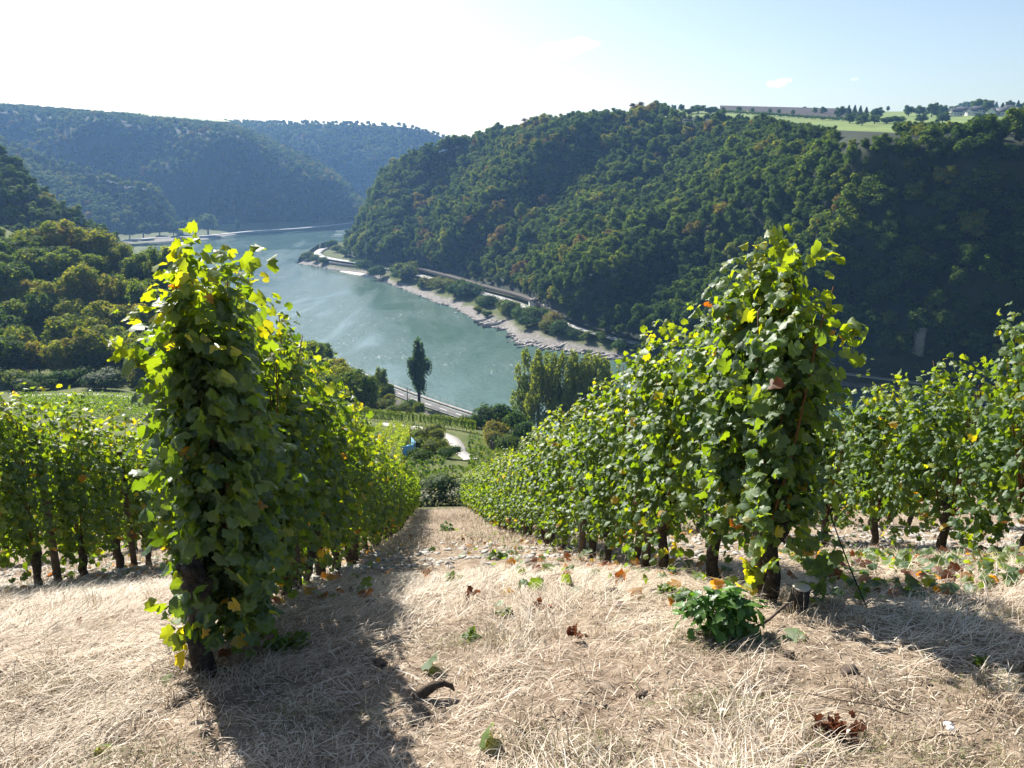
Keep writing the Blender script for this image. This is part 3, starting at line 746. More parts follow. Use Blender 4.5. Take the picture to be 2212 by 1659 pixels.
# wood on the near-left slope: (column, top row, distance, width px, tint, label)
left_wood = [
    (130,476,300,112,.70,'broad yellow-green tree at the top of the left wood below the rocky spur'),
    (208,488,302,96,.75,'golden-brown tree at the right shoulder of the left wood'),
    (55,496,306,96,.50,'pale green tree at the left edge atop the left wood'),
    (-10,520,295,100,.35,'green tree cut by the left edge above the left wood'),
    (258,524,300,84,.40,'small olive tree between golden tree and river in the left wood'),
    (312,540,292,84,.34,'green tree on the wood skyline left of the tall vine'),
    (365,530,286,74,.30,'green tree touching the tall left vine on the wood skyline'),
    (30,562,262,104,.14,'dark tree below the pale green tree at the left edge'),
    (182,566,262,80,.64,'lone yellow-green rounded tree in the middle of the left wood'),
    (96,606,256,92,.62,'olive tree left of the yellow-green rounded tree'),
    (262,592,262,84,.72,'ochre tree right of the yellow-green rounded tree'),
    (320,598,258,90,.34,'green tree right of the ochre tree in the left wood'),
    (44,648,244,104,.28,'green tree low on the left side of the wood'),
    (236,648,243,86,.74,'golden bush-like tree in the lower middle of the left wood'),
    (296,655,246,90,.60,'olive tree beside the tall left vine'),
    (150,682,232,112,.34,'big mid-green tree low in the left wood'),
    (22,702,224,112,.30,'green tree above the vine field at the left edge'),
    (246,706,229,104,.26,'dark green tree above the bushes in the left wood'),
    (330,716,228,92,.24,'dark tree behind the side shoot of the left vine'),
    (86,752,212,116,.14,'dark low tree at the foot of the left wood'),
    (196,752,210,104,.18,'dark tree at the foot of the wood above the field track'),
    (300,772,208,104,.12,'very dark tree at the foot of the wood right of the track'),
    (-8,776,206,124,.14,'dark tree at the left frame edge at the foot of the wood'),
    (700,738,296,56,.36,'green tree on the river side right of the tall left vine'),
    (732,772,282,56,.70,'brownish tree above the dark tree at the river side'),
    (772,806,256,64,.18,'large dark green tree left of the lone poplar'),
    (824,794,292,32,.36,'slim upright tree at the roadside left of the poplar'),
    (836,824,287,40,.30,'round tree beside the slim upright roadside tree'),
    (806,842,262,58,.64,'olive tree right of the large dark tree'),
    (842,850,262,44,.74,'yellow-brown bushy tree beside the railway'),
    (776,846,240,58,.22,'feathery dark tree below the large dark tree'),
    (905,868,250,38,.34,'green shrubby tree in front of the near road'),
]
for px, pt, Y, wpx, tn, lab in left_wood:
    b_ = gp(px, Y); h_ = max(hgt(px, pt, b_), 4.0); dep_ = Y * cP - (b_[2] - CAMZ) * sP
    w_ = min(max(wpx / F * dep_ * 1.05, h_ * .45), h_ * 1.0)
    tree(b_, h_, w_, min(tn + (.14 if tn < .5 else 0), .66), lab, 'trees of the left wood')
# fillers deeper in the same wood, the gaps between the trees above
k_ = 0; fill = []
for i in range(600):
    px = rng.uniform(-620, 790); Y = rng.uniform(205, 330)
    ylim = np.interp(px, [-220, 330, 480, 640, 790], [345, 330, 315, 300, 275])
    if Y > ylim: continue
    b_ = gp(px, Y)
    if float(bank_d(b_[0], b_[1])) < 34: continue
    tn = .42 + rng.normal(0, .10) if rng.uniform() > .22 else rng.uniform(.52, .66); tn = float(np.clip(tn, .1, .85))
    h_ = rng.uniform(9, 13)
    topy = pix(b_ + np.array((0, 0, h_)))[1][0]
    lim = np.interp(px, [-220, 0, 60, 130, 205, 260, 360, 480, 600, 690, 730, 760, 830], [400, 515, 500, 485, 492, 525, 535, 600, 690, 740, 775, 800, 830])
    if topy < lim: h_ *= .6
    fill.append((*b_, h_, tn)); k_ += 1
    if k_ > 190: break
fill = np.array(fill); near_protos = []
for o in bpy.data.objects:
    if o.name.startswith('crown') and o.data in NEARC and o.data not in [q.data for q in near_protos]: near_protos.append(o)
scatter_object('left_wood_undergrowth', fill[:, :3], fill[:, 3] * 1.15, fill[:, 4], near_protos, 'dense trees filling the left wood behind its front trees', 'wood')

# scrub along the field track
for px, pt, Y, wpx, tn, lab in [
    (40,830,196,70,.55,'yellowish scrub bush at the left edge beside the field'),(110,838,192,60,.4,'low green bush left of the seed-head bush'),
    (150,812,200,60,.3,'rounded green bush behind the field track'),(215,805,202,56,.75,'brown-tinged bush behind the seed-head bush'),
    (300,795,200,50,.72,'tall brownish bush behind the field track'),(350,830,190,60,.55,'olive bush at the field corner'),(395,815,195,70,.35,'green bush behind the tall left vine'),
    (60,848,186,44,.5,'small bush at the near left field edge'),(325,842,186,44,.6,'small ochre bush above the field corner')]:
    b_ = gp(px, Y); h_ = max(hgt(px, pt, b_), 2); bush(b_, h_, wpx / F * Y * 1.1, tn, lab, 'scrub along the field track')
CLEM = [crown_mesh('foliage', [((rng.normal(0,.3), rng.normal(0,.2), .3 + rng.uniform(0,.35)), (s_ := rng.uniform(.26,.4), s_, s_ * .7)) for _ in range(9)], 2200, .055, core=.7, jitter=.15, tint=.22) for i in range(2)]
for me_ in CLEM: me_.materials.append(M['clematis'])
for px, pt, Y, wpx, lab in [(228,826,194,80,'bush draped in pale seed heads behind the field track'),(60,832,190,50,'pale seed-head bush at the left field edge'),(345,845,184,40,'pale seed-head bush at the right field corner')]:
    b_ = gp(px, Y); bush(b_, max(hgt(px, pt, b_), 2.5), wpx / F * Y * 1.1, .4, lab, None, lib=CLEM, name='seed_head_bush')
tr_ = densify([gp(a, b) + np.array((0, 0, .12)) for a, b in ((20,176),(130,178),(200,179),(270,177),(340,172))], 24)
ribbon('field_track', tr_, 2.6, M['path'], .3)

# near road, railway and verge
nb = BANK[5:12][::-1]
def bank_off(d, z, i0=2, i1=11, n=70):
    p = BANK[i0:i1]; t = norm(np.gradient(p, axis=0)); nr = np.c_[-t[:, 1], t[:, 0]]
    q = p + nr * d; return densify(np.c_[q, np.full(len(q), z)], n)
near_road = bank_off(11.5, 6.15); ribbon('near_road', near_road, 5.6, M['roaddark'], .6)
dash = empty('road_marking', near_road[10], 'dashed white centre line on the near river road', 'road marking')
for i in range(2, 66, 1):
    a, b_ = near_road[i], near_road[i] + (near_road[i+1] - near_road[i]) * .45
    t = norm((b_ - a)); n_ = np.array((-t[1], t[0], 0)) * .16; up_ = np.array((0, 0, .006))
    v = np.array([a - n_, a + n_, b_ + n_, b_ - n_]) + up_ - near_road[10]
    obj('dash', mesh('dash', v, quads=[(0, 3, 2, 1)]), M['paint'], dash)
for d in (8.8, 14.2):
    e_ = bank_off(d, 6.162)
    p = e_; t = norm(np.gradient(p[:, :2], axis=0)); nr = np.c_[-t[:, 1], t[:, 0], np.zeros(len(p))] * .07
    v = np.stack([p - nr, p + nr], 1) - near_road[10]; q = [(2*i, 2*i+2, 2*i+3, 2*i+1) for i in range(len(p) - 1)]
    obj('edge_line', mesh('edge_line', v.reshape(-1, 3), quads=q), M['paint'], dash)
near_rail = bank_off(21, 6.35); ribbon('near_railway_bed', near_rail, 7.0, M['ballast'], .8)
tk = empty('railway_track', near_rail[10], 'dark double railway track beside the near river road', 'railway track')
for d in (18.2, 19.7, 22.3, 23.8):
    mb = MB(); mb.tube(bank_off(d, 6.5) - near_rail[10], .08, 4); obj('rail', mb.build('rail'), M['darkmetal'], tk)
wk = bank_off(5.6, 5.75); ribbon('riverside_walk', wk, 1.3, M['gravel'], .6)
g2 = empty('railing', wk[20], 'thin metal railing on the near river bank', 'railing')
rl = bank_off(3.0, 6.4) - wk[20]
for dz in (0, -.45):
    mb = MB(); mb.tube(rl + np.array((0, 0, dz)), .04, 4); obj('rail', mb.build('rail'), M['metal'], g2)
mb = MB(); mb.tube([(0,0,-1.4),(0,0,.1)], .05, 4); pm = mb.build('post')
for q in densify(rl, 130): obj('post', pm, M['metal'], g2, loc=q)
b_ = gp(881, 300); b_[2] = 6.3
pole('catenary_mast', b_, hgt(881, 836, b_), .22, 'dark railway mast just left of the lone poplar', 'mast')

# ------------------------------------------------------------------ poplars
def plume_lobes(n, w, z0, z1, seed, lean=0.0, waist=.45):
    g = np.random.default_rng(seed); L = []
    for i in range(n):
        z = g.uniform(z0, z1); t = (z - z0) / (z1 - z0)
        prof = math.sin(math.pi * min(max((t * .86 + .10), 0), 1)) ** .8
        rr = w * prof * math.sqrt(g.uniform(0, 1)) * .75; a = g.uniform(0, 6.28); s = w * g.uniform(.18, .34) * (.5 + .5 * prof)
        L.append(((rr * math.cos(a) + lean * t, rr * math.sin(a), z), (s, s, s * g.uniform(1.8, 2.8))))
    return L
def upright_trunk(h, r, n, spread, seed):
    g = np.random.default_rng(seed); mb = MB()
    mb.tube([(0,0,-.03),(0,0,h*.3),(.005,0,h*.7),(.01,0,h)], [r*1.3, r, r*.6, r*.15], 8)
    for i in range(n):
        a = g.uniform(0, 6.28); z = h * g.uniform(.15, .6); l = spread * g.uniform(.5, 1)
        mb.tube([(0,0,z),(l*.6*math.cos(a),l*.6*math.sin(a),z+.08),(l*math.cos(a),l*math.sin(a),z+.28)], [r*.45, r*.3, r*.1], 5)
    return mb.build('trunk', True)
b_ = gp(906, 306); b_[2] = 6.0; h_ = hgt(906, 727, b_)
e = empty('lombardy_poplar', b_, 'tall narrow dark poplar standing alone by the near river road', 'tree', scale=h_)
obj('trunk', upright_trunk(.92, .018, 12, .10, 4), M['bark'], e)
obj('crown', crown_mesh('crown', plume_lobes(34, .20, .24, .88, 8, lean=.02) + [((.012,0,.90),(.028,.028,.10)), ((.0,0,.30),(.05,.05,.10))], 5200, .021, core=.6, jitter=.16, tint=.12), M['poplar'], e)['tree_tint'] = .22
bush(gp(897, 300), 5, 6, .35, 'small round bush at the foot of the lone poplar', None)
POPC = [crown_mesh('crown', plume_lobes(26, .19, .22, .92, 40 + i), 5200, .019, core=0, jitter=.2, tint=.13) for i in range(3)]
for me_ in POPC: me_.materials.append(M['poplar'])
POPT = [upright_trunk(.94, .014, 16, .14, 60 + i) for i in range(2)]
for me_ in POPT: me_.materials.append(M['bark'])
pops = [(1134,752,262,'leftmost riverside poplar with an airy pale crown'),(1162,755,256,'second riverside poplar from the left, dark at its foot'),(1190,752,258,'third riverside poplar from the left'),(1214,758,254,'fourth riverside poplar from the left'),
        (1238,756,252,'fifth riverside poplar from the left'),(1262,756,250,'sixth riverside poplar from the left'),(1284,762,248,'seventh riverside poplar from the left'),(1305,772,246,'rightmost riverside poplar next to the right vine row')]
for i, (px, pt, Y, lab) in enumerate(pops):
    b_ = gp(px, Y); h_ = hgt(px, pt, b_)
    e = empty('riverside_poplar', b_, lab, 'tree', 'poplar clump on the near bank', rz=rng.uniform(0, 6), scale=(h_ * .8, h_ * .8, h_))
    obj('trunk', POPT[i % 2], None, e); c = obj('crown', POPC[i % 3], None, e); c['tree_tint'] = float(.97 + rng.normal(0, .05))

# bushes below the near vineyard (dark thicket, brown scrub, path-side shrubs)
for px, pt, Y, wpx, tn, lab, nm in [
    (1045,878,196,70,.2,'dark green bush left of the thicket below the poplars','bush'),(1085,866,194,70,.15,'large dark bush in the middle of the thicket below the poplars','bush'),
    (1110,880,186,60,.28,'grey-green bush at the right of the thicket','bush'),(1140,905,176,60,.25,'green bush right behind the right vine row','bush'),(1020,895,190,36,.3,'small bush at the left end of the thicket','bush'),
    (1072,905,172,52,.85,'brown scrub bush in front of the thicket','bush'),(1062,928,158,44,.9,'low brown scrub beside the concrete path','bush'),(1100,930,156,60,.5,'low green scrub right of the path','bush'),
    (925,920,152,70,.68,'yellow-green shrub between vine row and concrete path','bush'),(948,926,148,44,.62,'feathery yellow-green shrub beside the path','bush'),
    (940,962,125,80,.5,'light green leafy shrub in the gully below the rows','bush'),(962,974,118,56,.05,'dark reed-like shrub in the gully right of the light green one','bush'),(915,985,112,60,.18,'dark shrub at the left of the gully','bush'),
    (820,880,232,60,.5,'bush left of the long vine row','bush'),(880,878,240,50,.4,'bright green bush between vine row and railway','bush'),
    (850,884,225,44,.3,'bush behind the left end of the long vine row','bush')]:
    b_ = gp(px, Y); bush(b_, max(hgt(px, pt, b_), 1.2) * .95, wpx / F * Y * (.85 if px < 1010 else 1.1), (min(tn + .25, .66) if px < 1010 else tn), lab, 'bushes below the vineyard', name=nm)
for px, pt, Y, wpx, lab in [(930,1018,66,90,'hedge with pale seed heads closing the end of the rows, left half'),(975,1022,66,80,'hedge with pale seed heads closing the end of the rows, right half'),(1018,1040,64,70,'seed-head hedge hidden behind the right row end'),(890,1030,66,60,'seed-head hedge behind the left row end')]:
    b_ = gp(px, Y); bush(b_, max(hgt(px, pt, b_), 1.5) * 1.0, wpx / F * Y * 1.25, .46, lab, None, lib=CLEM, name='hedge')
n = 5200; sy = rng.uniform(60, 178, n); spx = rng.uniform(860, 1120, n); sx = (spx - CX) / F * sy * 1.06; sz = land_z(sx, sy)
cov = fbm(np.stack([sx, sy, 0*sx], -1), 9, 3); kp = (cov > -.35) & ~((np.abs(spx - 988) < 24) & (sy > 108))
v_, q_ = leaf_quads(np.stack([sx, sy, sz + rng.uniform(.05, 1.0, n) * np.clip(cov + .6, .15, 1.3)], -1)[kp], rand_dirs(int(kp.sum()), .5), rng.uniform(.25, .6, int(kp.sum())))
obj('gully_scrub', mesh('gully_scrub', v_, quads=q_, attrs={'tint': np.repeat(np.clip(.45 + .3 * cov[kp] + rng.normal(0, .12, int(kp.sum())), 0, 1), 4)}), M['bush'], kind='stuff', label='rough grass and low scrub in the gully below the rows', cat='scrub')
# concrete path down to the hairpin
pth = densify([gp(1010, 118) + np.array((0,0,.12)), gp(985, 130) + np.array((0,0,.12)), gp(985, 145) + np.array((0,0,.12)), gp(975, 160) + np.array((0,0,.12)), gp(930, 172) + np.array((0,0,.12)), gp(880, 172) + np.array((0,0,.12)), gp(820, 175) + np.array((0,0,.12))], 40)
ribbon('concrete_path', pth, 3.4, M['path'], .4)

# ------------------------------------------------------------------ bushes and rocks on the far bank
_gbp = GB.reshape(-1, 3)
def bank_pt(px, py):
    """point of the far bank seen at a pixel"""
    j = int(np.argmin(np.abs(pxs - px))); X_, Y_, D_ = pix(GB[j]); k = int(np.argmin(np.abs(Y_ - py)))
    p_ = onz(px, py, GB[j, k, 2]); p_[2] -= .3; return p_
fb = [(806,588,560,42,.3,'round green tree beside the sandy beach'),(822,598,575,34,.1,'dark bush at the right end of the sandy beach'),(868,596,566,40,.55,'yellow-green tree beside the far road'),(886,600,574,36,.55,'second yellow-green tree right of the beach'),
      (872,606,588,34,.25,'dark undergrowth below the yellow-green trees'),(913,624,607,26,.3,'pair of round willow bushes on the gravel bank'),(933,622,605,36,.72,'yellowish low bush beside the far road'),(958,626,606,40,.75,'ochre bush row end next to the dark bushes'),
      (985,640,609,46,.22,'dark round bush, left of two by the far road'),(1012,644,612,50,.18,'dark round bush, right of two by the far road'),(1002,628,604,30,.25,'dark bush behind the two round ones'),
      (1052,662,640,38,.3,'green bush above the gravel bank'),(1035,660,645,30,.4,'low spreading bush on the gravel bank'),(1035,673,664,18,.6,'small yellowish bush at the gravel'),(1052,684,672,18,.3,'tiny round bush at the ledge'),
      (1085,675,648,36,.55,'olive bush beside the far road'),(1105,682,652,40,.5,'olive tree beside the far road'),(1120,690,660,40,.35,'green bush between road and ledge'),(1137,704,684,38,.28,'round green bush above the second ledge'),
      (1150,692,664,36,.4,'upright bush between road and ledge'),(1175,700,668,44,.3,'tall bush hiding the far road'),(1190,710,676,40,.88,'rusty bush hiding the far road'),(1182,716,690,36,.72,'yellow-leaved bush below the far road'),
      (1215,722,698,48,.25,'big round bush above the ledges'),(1240,730,712,30,.2,'dark bush right of the big round bush'),(1266,736,714,26,.5,'light green bush below the guard rail'),(1300,735,718,24,.5,'small bush below the guard rail'),
      (1345,755,738,36,.2,'dark bush below the road near the right vine row'),(1375,765,745,40,.25,'dark bush at the right vine row top'),(1330,752,742,24,.4,'green bush on the grassy bank'),(1415,766,742,50,.3,'bush strip behind the right vine row'),
      (668,560,549,24,.5,'bush on the tip of the bend'),(684,566,556,26,.45,'bush below the road at the bend'),(700,570,560,24,.4,'low bush along the bend wall'),(716,538,518,18,.3,'lone round tree inside the road bend'),(728,545,532,26,.6,'light green scrub inside the road bend'),
      (760,574,568,22,.3,'bush below the retaining wall'),(745,553,538,26,.4,'scrub at the foot of the rock nose'),
      (1180,688,668,30,.35,'scrub under the hut'),(1140,640,622,24,.5,'scrub beside the hut'),(1225,672,642,44,.4,'green tree right of the hut'),(1250,680,650,40,.35,'second green tree right of the hut'),(1195,664,650,24,.3,'ivy-grown scrub right of the hut')]
for px, pb, pt, wpx, tn, lab in fb:
    b_ = bank_pt(px, pb); h_ = max(hgt(px, pt, b_), 2.0); d_ = b_[1] * cP + (CAMZ - b_[2]) * sP
    bush(b_, h_ * 1.08, wpx / F * d_ * 1.15, tn, lab, 'bushes on the far bank')
# sand beach: a thin lens of pale sand
sb = [(732,584.6),(760,582),(790,586),(812,593),(820,600.5),(812,602.2),(775,594)]
sv = np.array([onz(a, b, .35) for a, b in sb]); c_ = sv.mean(0) + np.array((0, 0, .5))
ring = np.concatenate([sv, sv * np.array((1, 1, 0)) - np.array((0, 0, 1.0))]); n_ = len(sv)
poly = [(i, (i + 1) % n_, 2 * n_) for i in range(n_)] + [(i, i + n_, (i + 1) % n_ + n_, (i + 1) % n_) for i in range(n_)]
obj('sand_beach', mesh('sand_beach', np.vstack([ring, c_]), polys=[p_[::-1] for p_ in poly]), M['sand'], kind='structure')
# tilted slate ledges running out into the river
def slab(L, Wd, H, seed):
    g = np.random.default_rng(seed); n = 7; v = []
    for i in range(n):
        t = i / (n - 1); w_ = Wd * (math.sin(math.pi * (.12 + .8 * t)) ** .6) * g.uniform(.7, 1.1); zt = H * (.25 + .75 * t) * g.uniform(.75, 1.15)
        x = L * (t - .5); v += [(x, -w_ * .5, -1.2), (x + g.normal(0, .2), -w_ * .45, zt * .55), (x + g.normal(0, .2), w_ * .2, zt), (x, w_ * .5, -1.2)]
    q = []
    for i in range(n - 1):
        a = 4 * i
        for j in range(3): q.append((a + j, a + j + 4, a + j + 5, a + j + 1))
    q += [(0, 1, 2, 3), (4*n-1, 4*n-2, 4*n-3, 4*n-4)]
    return mesh('rock_slab', np.array(v), polys=q)
SLABS = [slab(1, .16, .10, i) for i in range(6)]
for me_ in SLABS: me_.materials.append(M['rock'])
ledges = [((997,705),(1098,688)), ((1081,723),(1170,700)), ((1120,740),(1215,715)), ((1175,752),(1262,722)), ((1240,762),(1320,742)), ((1290,768),(1370,760))]
for (a, b_) in ledges:
    for i in range(22):
        s_ = rng.uniform(.06, .95); o_ = rng.normal(0, 1)
        p0 = onz(a[0] + (b_[0]-a[0])*s_ + rng.normal(0, 8), a[1] + (b_[1]-a[1])*s_ + rng.normal(0, 6) + 1, .1 + 2.0 * s_)
        d = onz(*b_, 1.0) - onz(*a, 1.0); ang = math.atan2(d[1], d[0]) + rng.normal(0, .10)
        if float(np.interp(pix(p0)[0][0], [x for x, _ in WL], [y for _, y in WL])) + 3 < pix(p0)[1][0]: continue
        L = rng.uniform(6, 14)
        o = obj('rock_slab', SLABS[rng.integers(6)], None, far_bank, loc=p0); o.rotation_euler = (rng.normal(0, .06), 0, ang); o.scale = (L, L * rng.uniform(.7, 1.5), L * rng.uniform(.45, .9))
# river stones along the water's edge
mb = MB()
for i in range(900):
    px = rng.uniform(650, 1360); w = float(np.interp(px, [x for x, _ in WL], [y for _, y in WL]))
    p0 = onz(px, w - abs(rng.normal(0, 4)), .3); s_ = rng.uniform(.4, 1.4)
    mb.box(p0, (s_ * 1.6, s_, s_ * .7), rng.uniform(0, 3), .12 * s_)
obj('shore_stones', mb.build('shore_stones'), M['gravel'], kind='stuff', label='grey stones along the far waterline', cat='stones')
for px, py, w, lab in [(741,507,26,'dark rock ledge lying in the river beside the rock nose'),(722,511,10,'small rock in the river left of the rock nose'),(738,499,18,'thin far rock in the river beside the rock nose')]:
    p0 = onz(px, py, .1); L = w / F * p0[1]
    o = obj('river_rock', SLABS[1], None, loc=p0, label=lab, cat='rock', group='rocks in the river'); o.scale = (L, L * 1.6, L * .5)

# hut and walls beside the far railway
def house(name, loc, w, d, hw, hr, rz, label, roofmat='roof', wins=2, cat='house', group=None, door=True, dormer=False):
    e = empty(name, loc, label, cat, group, rz=rz)
    v = np.array([(-w/2,-d/2,-1.5),(w/2,-d/2,-1.5),(w/2,d/2,-1.5),(-w/2,d/2,-1.5),(-w/2,-d/2,hw),(w/2,-d/2,hw),(w/2,d/2,hw),(-w/2,d/2,hw),(-w/2,0,hw+hr),(w/2,0,hw+hr)])
    wl = obj('wall', mesh('wall', v, polys=[(0,1,5,4),(2,3,7,6),(1,2,6,9,5),(3,0,4,8,7)]), M['wall'], e)
    o_ = .5; t_ = .25
    rv = np.array([(-w/2-o_,-d/2-o_,hw-o_*hr/(d/2)+.06),(w/2+o_,-d/2-o_,hw-o_*hr/(d/2)+.06),(w/2+o_,0,hw+hr+.06),(-w/2-o_,0,hw+hr+.06),(w/2+o_,d/2+o_,hw-o_*hr/(d/2)+.06),(-w/2-o_,d/2+o_,hw-o_*hr/(d/2)+.06)])
    rv2 = rv + np.array((0,0,t_)); V = np.vstack([rv, rv2])
    rf = obj('roof', mesh('roof', V, polys=[(6,7,8,9),(9,8,10,11),(0,3,2,1),(3,5,4,2),(0,1,7,6),(5,11,10,4),(1,2,8,7),(2,4,10,8),(0,6,9,3),(3,9,11,5)]), M[roofmat], e)
    mb = MB(); mb.box((w*.22, d*.12, hw+hr*.95), (.7,.7,1.6)); obj('chimney', mb.build('chimney'), M['wall'], rf)
    for i in range(wins):
        mb = MB(); mb.box((-w/2 + w*(i+.7)/(wins+.4), -d/2-.02, hw*.55), (1.1,.12,1.3)); wo_ = obj('window', mb.build('window'), M['glass'], e)
        mb = MB(); mb.box((-w/2 + w*(i+.7)/(wins+.4), -d/2-.08, hw*.55-.72), (1.3,.2,.1)); obj('sill', mb.build('sill'), M['wall'], wo_)
    for s_ in (-1, 1):
        mb = MB(); mb.box((s_*(w/2+.02), 0, hw*.6), (.12,1.2,1.3)); obj('window', mb.build('window'), M['glass'], e)
    if door:
        mb = MB(); mb.box((w*.42, -d/2-.03, 1.0), (.95,.12,2.0)); obj('door', mb.build('door'), M['post'], e)
    return e
house('hut', onz(1187,663,11.5), 6.5, 5, 2.8, 2.0, .4, 'small old hut with weathered roof beside the far railway', 'roofbrown', 1, 'hut')
house('hut', onz(1152,656,12.0), 5, 3.5, 2.2, 1.0, .4, 'low white shed with rusty roof left of the old hut', 'roofbrown', 1, 'shed', door=False)
# monument-like pale tunnel portal in the dark slope at right
mb = MB(); mb.box((0,7,3.5), (1.9,15,11)); mb.box((0,7,9.3),(2.4,15.4,.6)); 
p0 = at(1993,728,324.5); obj('stone_pier', mb.build('stone_pier'), M['wallstone'], loc=p0 - np.array((0,0,6)), label='pale slim stone pier standing out of the dark slope at right', cat='pier')

# car on the bend
def car(loc, rz, label):
    e = empty('parked_car', loc, label, 'car', rz=rz)
    prof = [(-2.1,.35),(-2.1,.8),(-1.5,.9),(-1.0,1.4),(.5,1.42),(1.15,.95),(2.0,.82),(2.1,.4)]
    v = [(x, s_*(.85 if z < 1 else .7), z) for s_ in (-1, 1) for x, z in prof]; n = len(prof)
    pl = [tuple(range(n)), tuple(range(2*n-1, n-1, -1))] + [(i, i+n, (i+1)%n+n, (i+1)%n) for i in range(n)]
    obj('body', mesh('body', np.array(v), polys=pl), M['carpaint'], e)
    mb = MB(); mb.box((-.25,0,1.16),(1.5,1.5,.34)); obj('windows', mb.build('windows'), M['glass'], e)
    for x in (-1.3, 1.3):
        for s_ in (-1, 1):
            mb = MB(); mb.tube([(x, s_*.72, .32),(x, s_*.9, .32)], .32, 12); obj('wheel', mb.build('wheel'), M['rubber'], e)
car(onz(691,546.0,8.26) + np.array((2,0,0)), 1.9, 'small dark car driving round the road bend')

# ------------------------------------------------------------------ plateau: trees, hedges, village
def plat_pt(px, py):
    P_ = GP.reshape(-1, 3); X_, Y_, D_ = pix(P_); k = int(np.argmin((X_ - px) ** 2 + ((Y_ - py) * 3) ** 2)); p_ = at(px, py, P_[k, 1]); p_[2] = P_[k, 2]; return p_
def conifer_mesh(seed):
    g = np.random.default_rng(seed); P_, N_ = [], []
    for i in range(900):
        z = g.uniform(.08, 1) ** 1.0; a = g.uniform(0, 6.28); r_ = .22 * (1 - z) * g.uniform(.6, 1.1) * (1 + .25 * math.sin(z * 60)) + .004
        P_.append((r_ * math.cos(a), r_ * math.sin(a), z - r_ * .25)); N_.append((math.cos(a), math.sin(a), .7))
    v, q = leaf_quads(np.array(P_), norm(np.array(N_) + g.normal(0, .3, (900, 3))), np.full(900, .05)); return mesh('crown', v, quads=q, attrs={'tint': np.repeat(g.normal(0, .05, 900), 4)})
CONI = [conifer_mesh(i) for i in range(2)]
for me_ in CONI: me_.materials.append(M['tree'])
plat = [(1508,244,226,34,.2,'dark round tree clump on the meadow skyline',0),(1535,246,230,34,.18,'dark tree right of the clump on the meadow skyline',0),(1488,246,234,30,.22,'tree at the left of the meadow clump',0),
    (1440,240,229,14,.25,'small tree at the left meadow end',0),(1455,240,226,12,.22,'small round tree on the left meadow skyline',0),(1472,240,225,14,.2,'tree on the skyline left of the meadow clump',0),
    (1562,241,232,11,.2,'lone small tree left on the ploughed field hedge',0),(1596,243,230,12,.18,'lone round tree on the ploughed field hedge',0),(1625,243,233,9,.22,'lone bush mid ploughed field hedge',0),(1663,245,234,8,.25,'tiny tree on the field hedge',0),(1682,246,235,8,.25,'tiny bush on the field hedge',0),(1712,248,237,10,.3,'bush at the right part of the field hedge',0),
    (1738,238,230,9,.2,'tree alone on the plateau skyline',0),(1760,246,231,10,.35,'slim pale tree on the plateau',0),(1778,246,231,16,.3,'tall loose tree on the plateau',0),
    (1815,254,230,24,.12,'dark tree at the left of the plateau copse',0),(1832,252,225,14,.10,'tall conifer in the plateau copse',1),(1845,252,225,14,.10,'second tall conifer in the plateau copse',1),(1857,254,226,14,.12,'third conifer in the plateau copse',1),(1870,254,229,14,.12,'right conifer in the plateau copse',1),(1893,256,232,26,.12,'dark round tree right of the conifers',0),
    (1835,268,244,24,.3,'green tree in front of the plateau conifers',0),(1862,270,246,26,.28,'green tree in the middle front of the copse',0),(1888,268,248,26,.3,'green tree at the right front of the copse',0),(1915,268,252,30,.25,'green hedge tree right of the copse',0),(1938,266,250,30,.2,'dark hedge tree right of the copse',0),
    (1918,236,229,8,.2,'tiny lone tree on the skyline right of the copse',0),(1962,250,228,22,.2,'tree at the left of the village trees',0),(1985,252,228,26,.22,'round tree among the village trees',0),(2012,252,222,26,.18,'big tree above the village gardens',0),(2035,250,226,22,.22,'tree left of the village houses',0),
    (1990,266,246,26,.25,'tree in front of the village gardens',0),(2036,266,242,28,.18,'big tree left of the first house',0),(2060,246,228,24,.25,'tree behind the first houses',0),(2085,244,219,28,.22,'tall tree behind the village',0),(2110,244,213,30,.28,'tallest pale tree behind the village',0),(2132,244,214,26,.3,'pale tree behind the village houses',0),
    (2150,242,218,14,.12,'dark conifer behind the village',1),(2164,242,220,14,.12,'second dark conifer behind the village',1),(2180,242,217,20,.14,'dark tree right behind the village',0),(2197,242,215,14,.12,'conifer at the right frame edge',1),(2210,242,220,20,.14,'dark tree at the right frame edge',0),(2120,262,244,30,.15,'round garden tree between the houses',0),(2205,256,242,24,.2,'garden tree at the right edge',0)]
for px, pb, pt, wpx, tn, lab, cn in plat:
    b_ = plat_pt(px, pb); h_ = max(hgt(px, pt, b_), 3.0); d_ = b_[1] * cP; w_ = wpx / F * d_
    if cn:
        e = empty('conifer', b_, lab, 'tree', 'trees on the plateau', scale=(w_ * 3.2, w_ * 3.2, h_ * .92)); obj('trunk', TRUNK[0], None, e); c = obj('crown', CONI[rng.integers(2)], None, e); c['tree_tint'] = tn
    else: tree(b_ - np.array((0, 0, h_ * .12)), h_ * 1.15, w_ * 1.1, tn, lab, 'trees on the plateau', near=False)
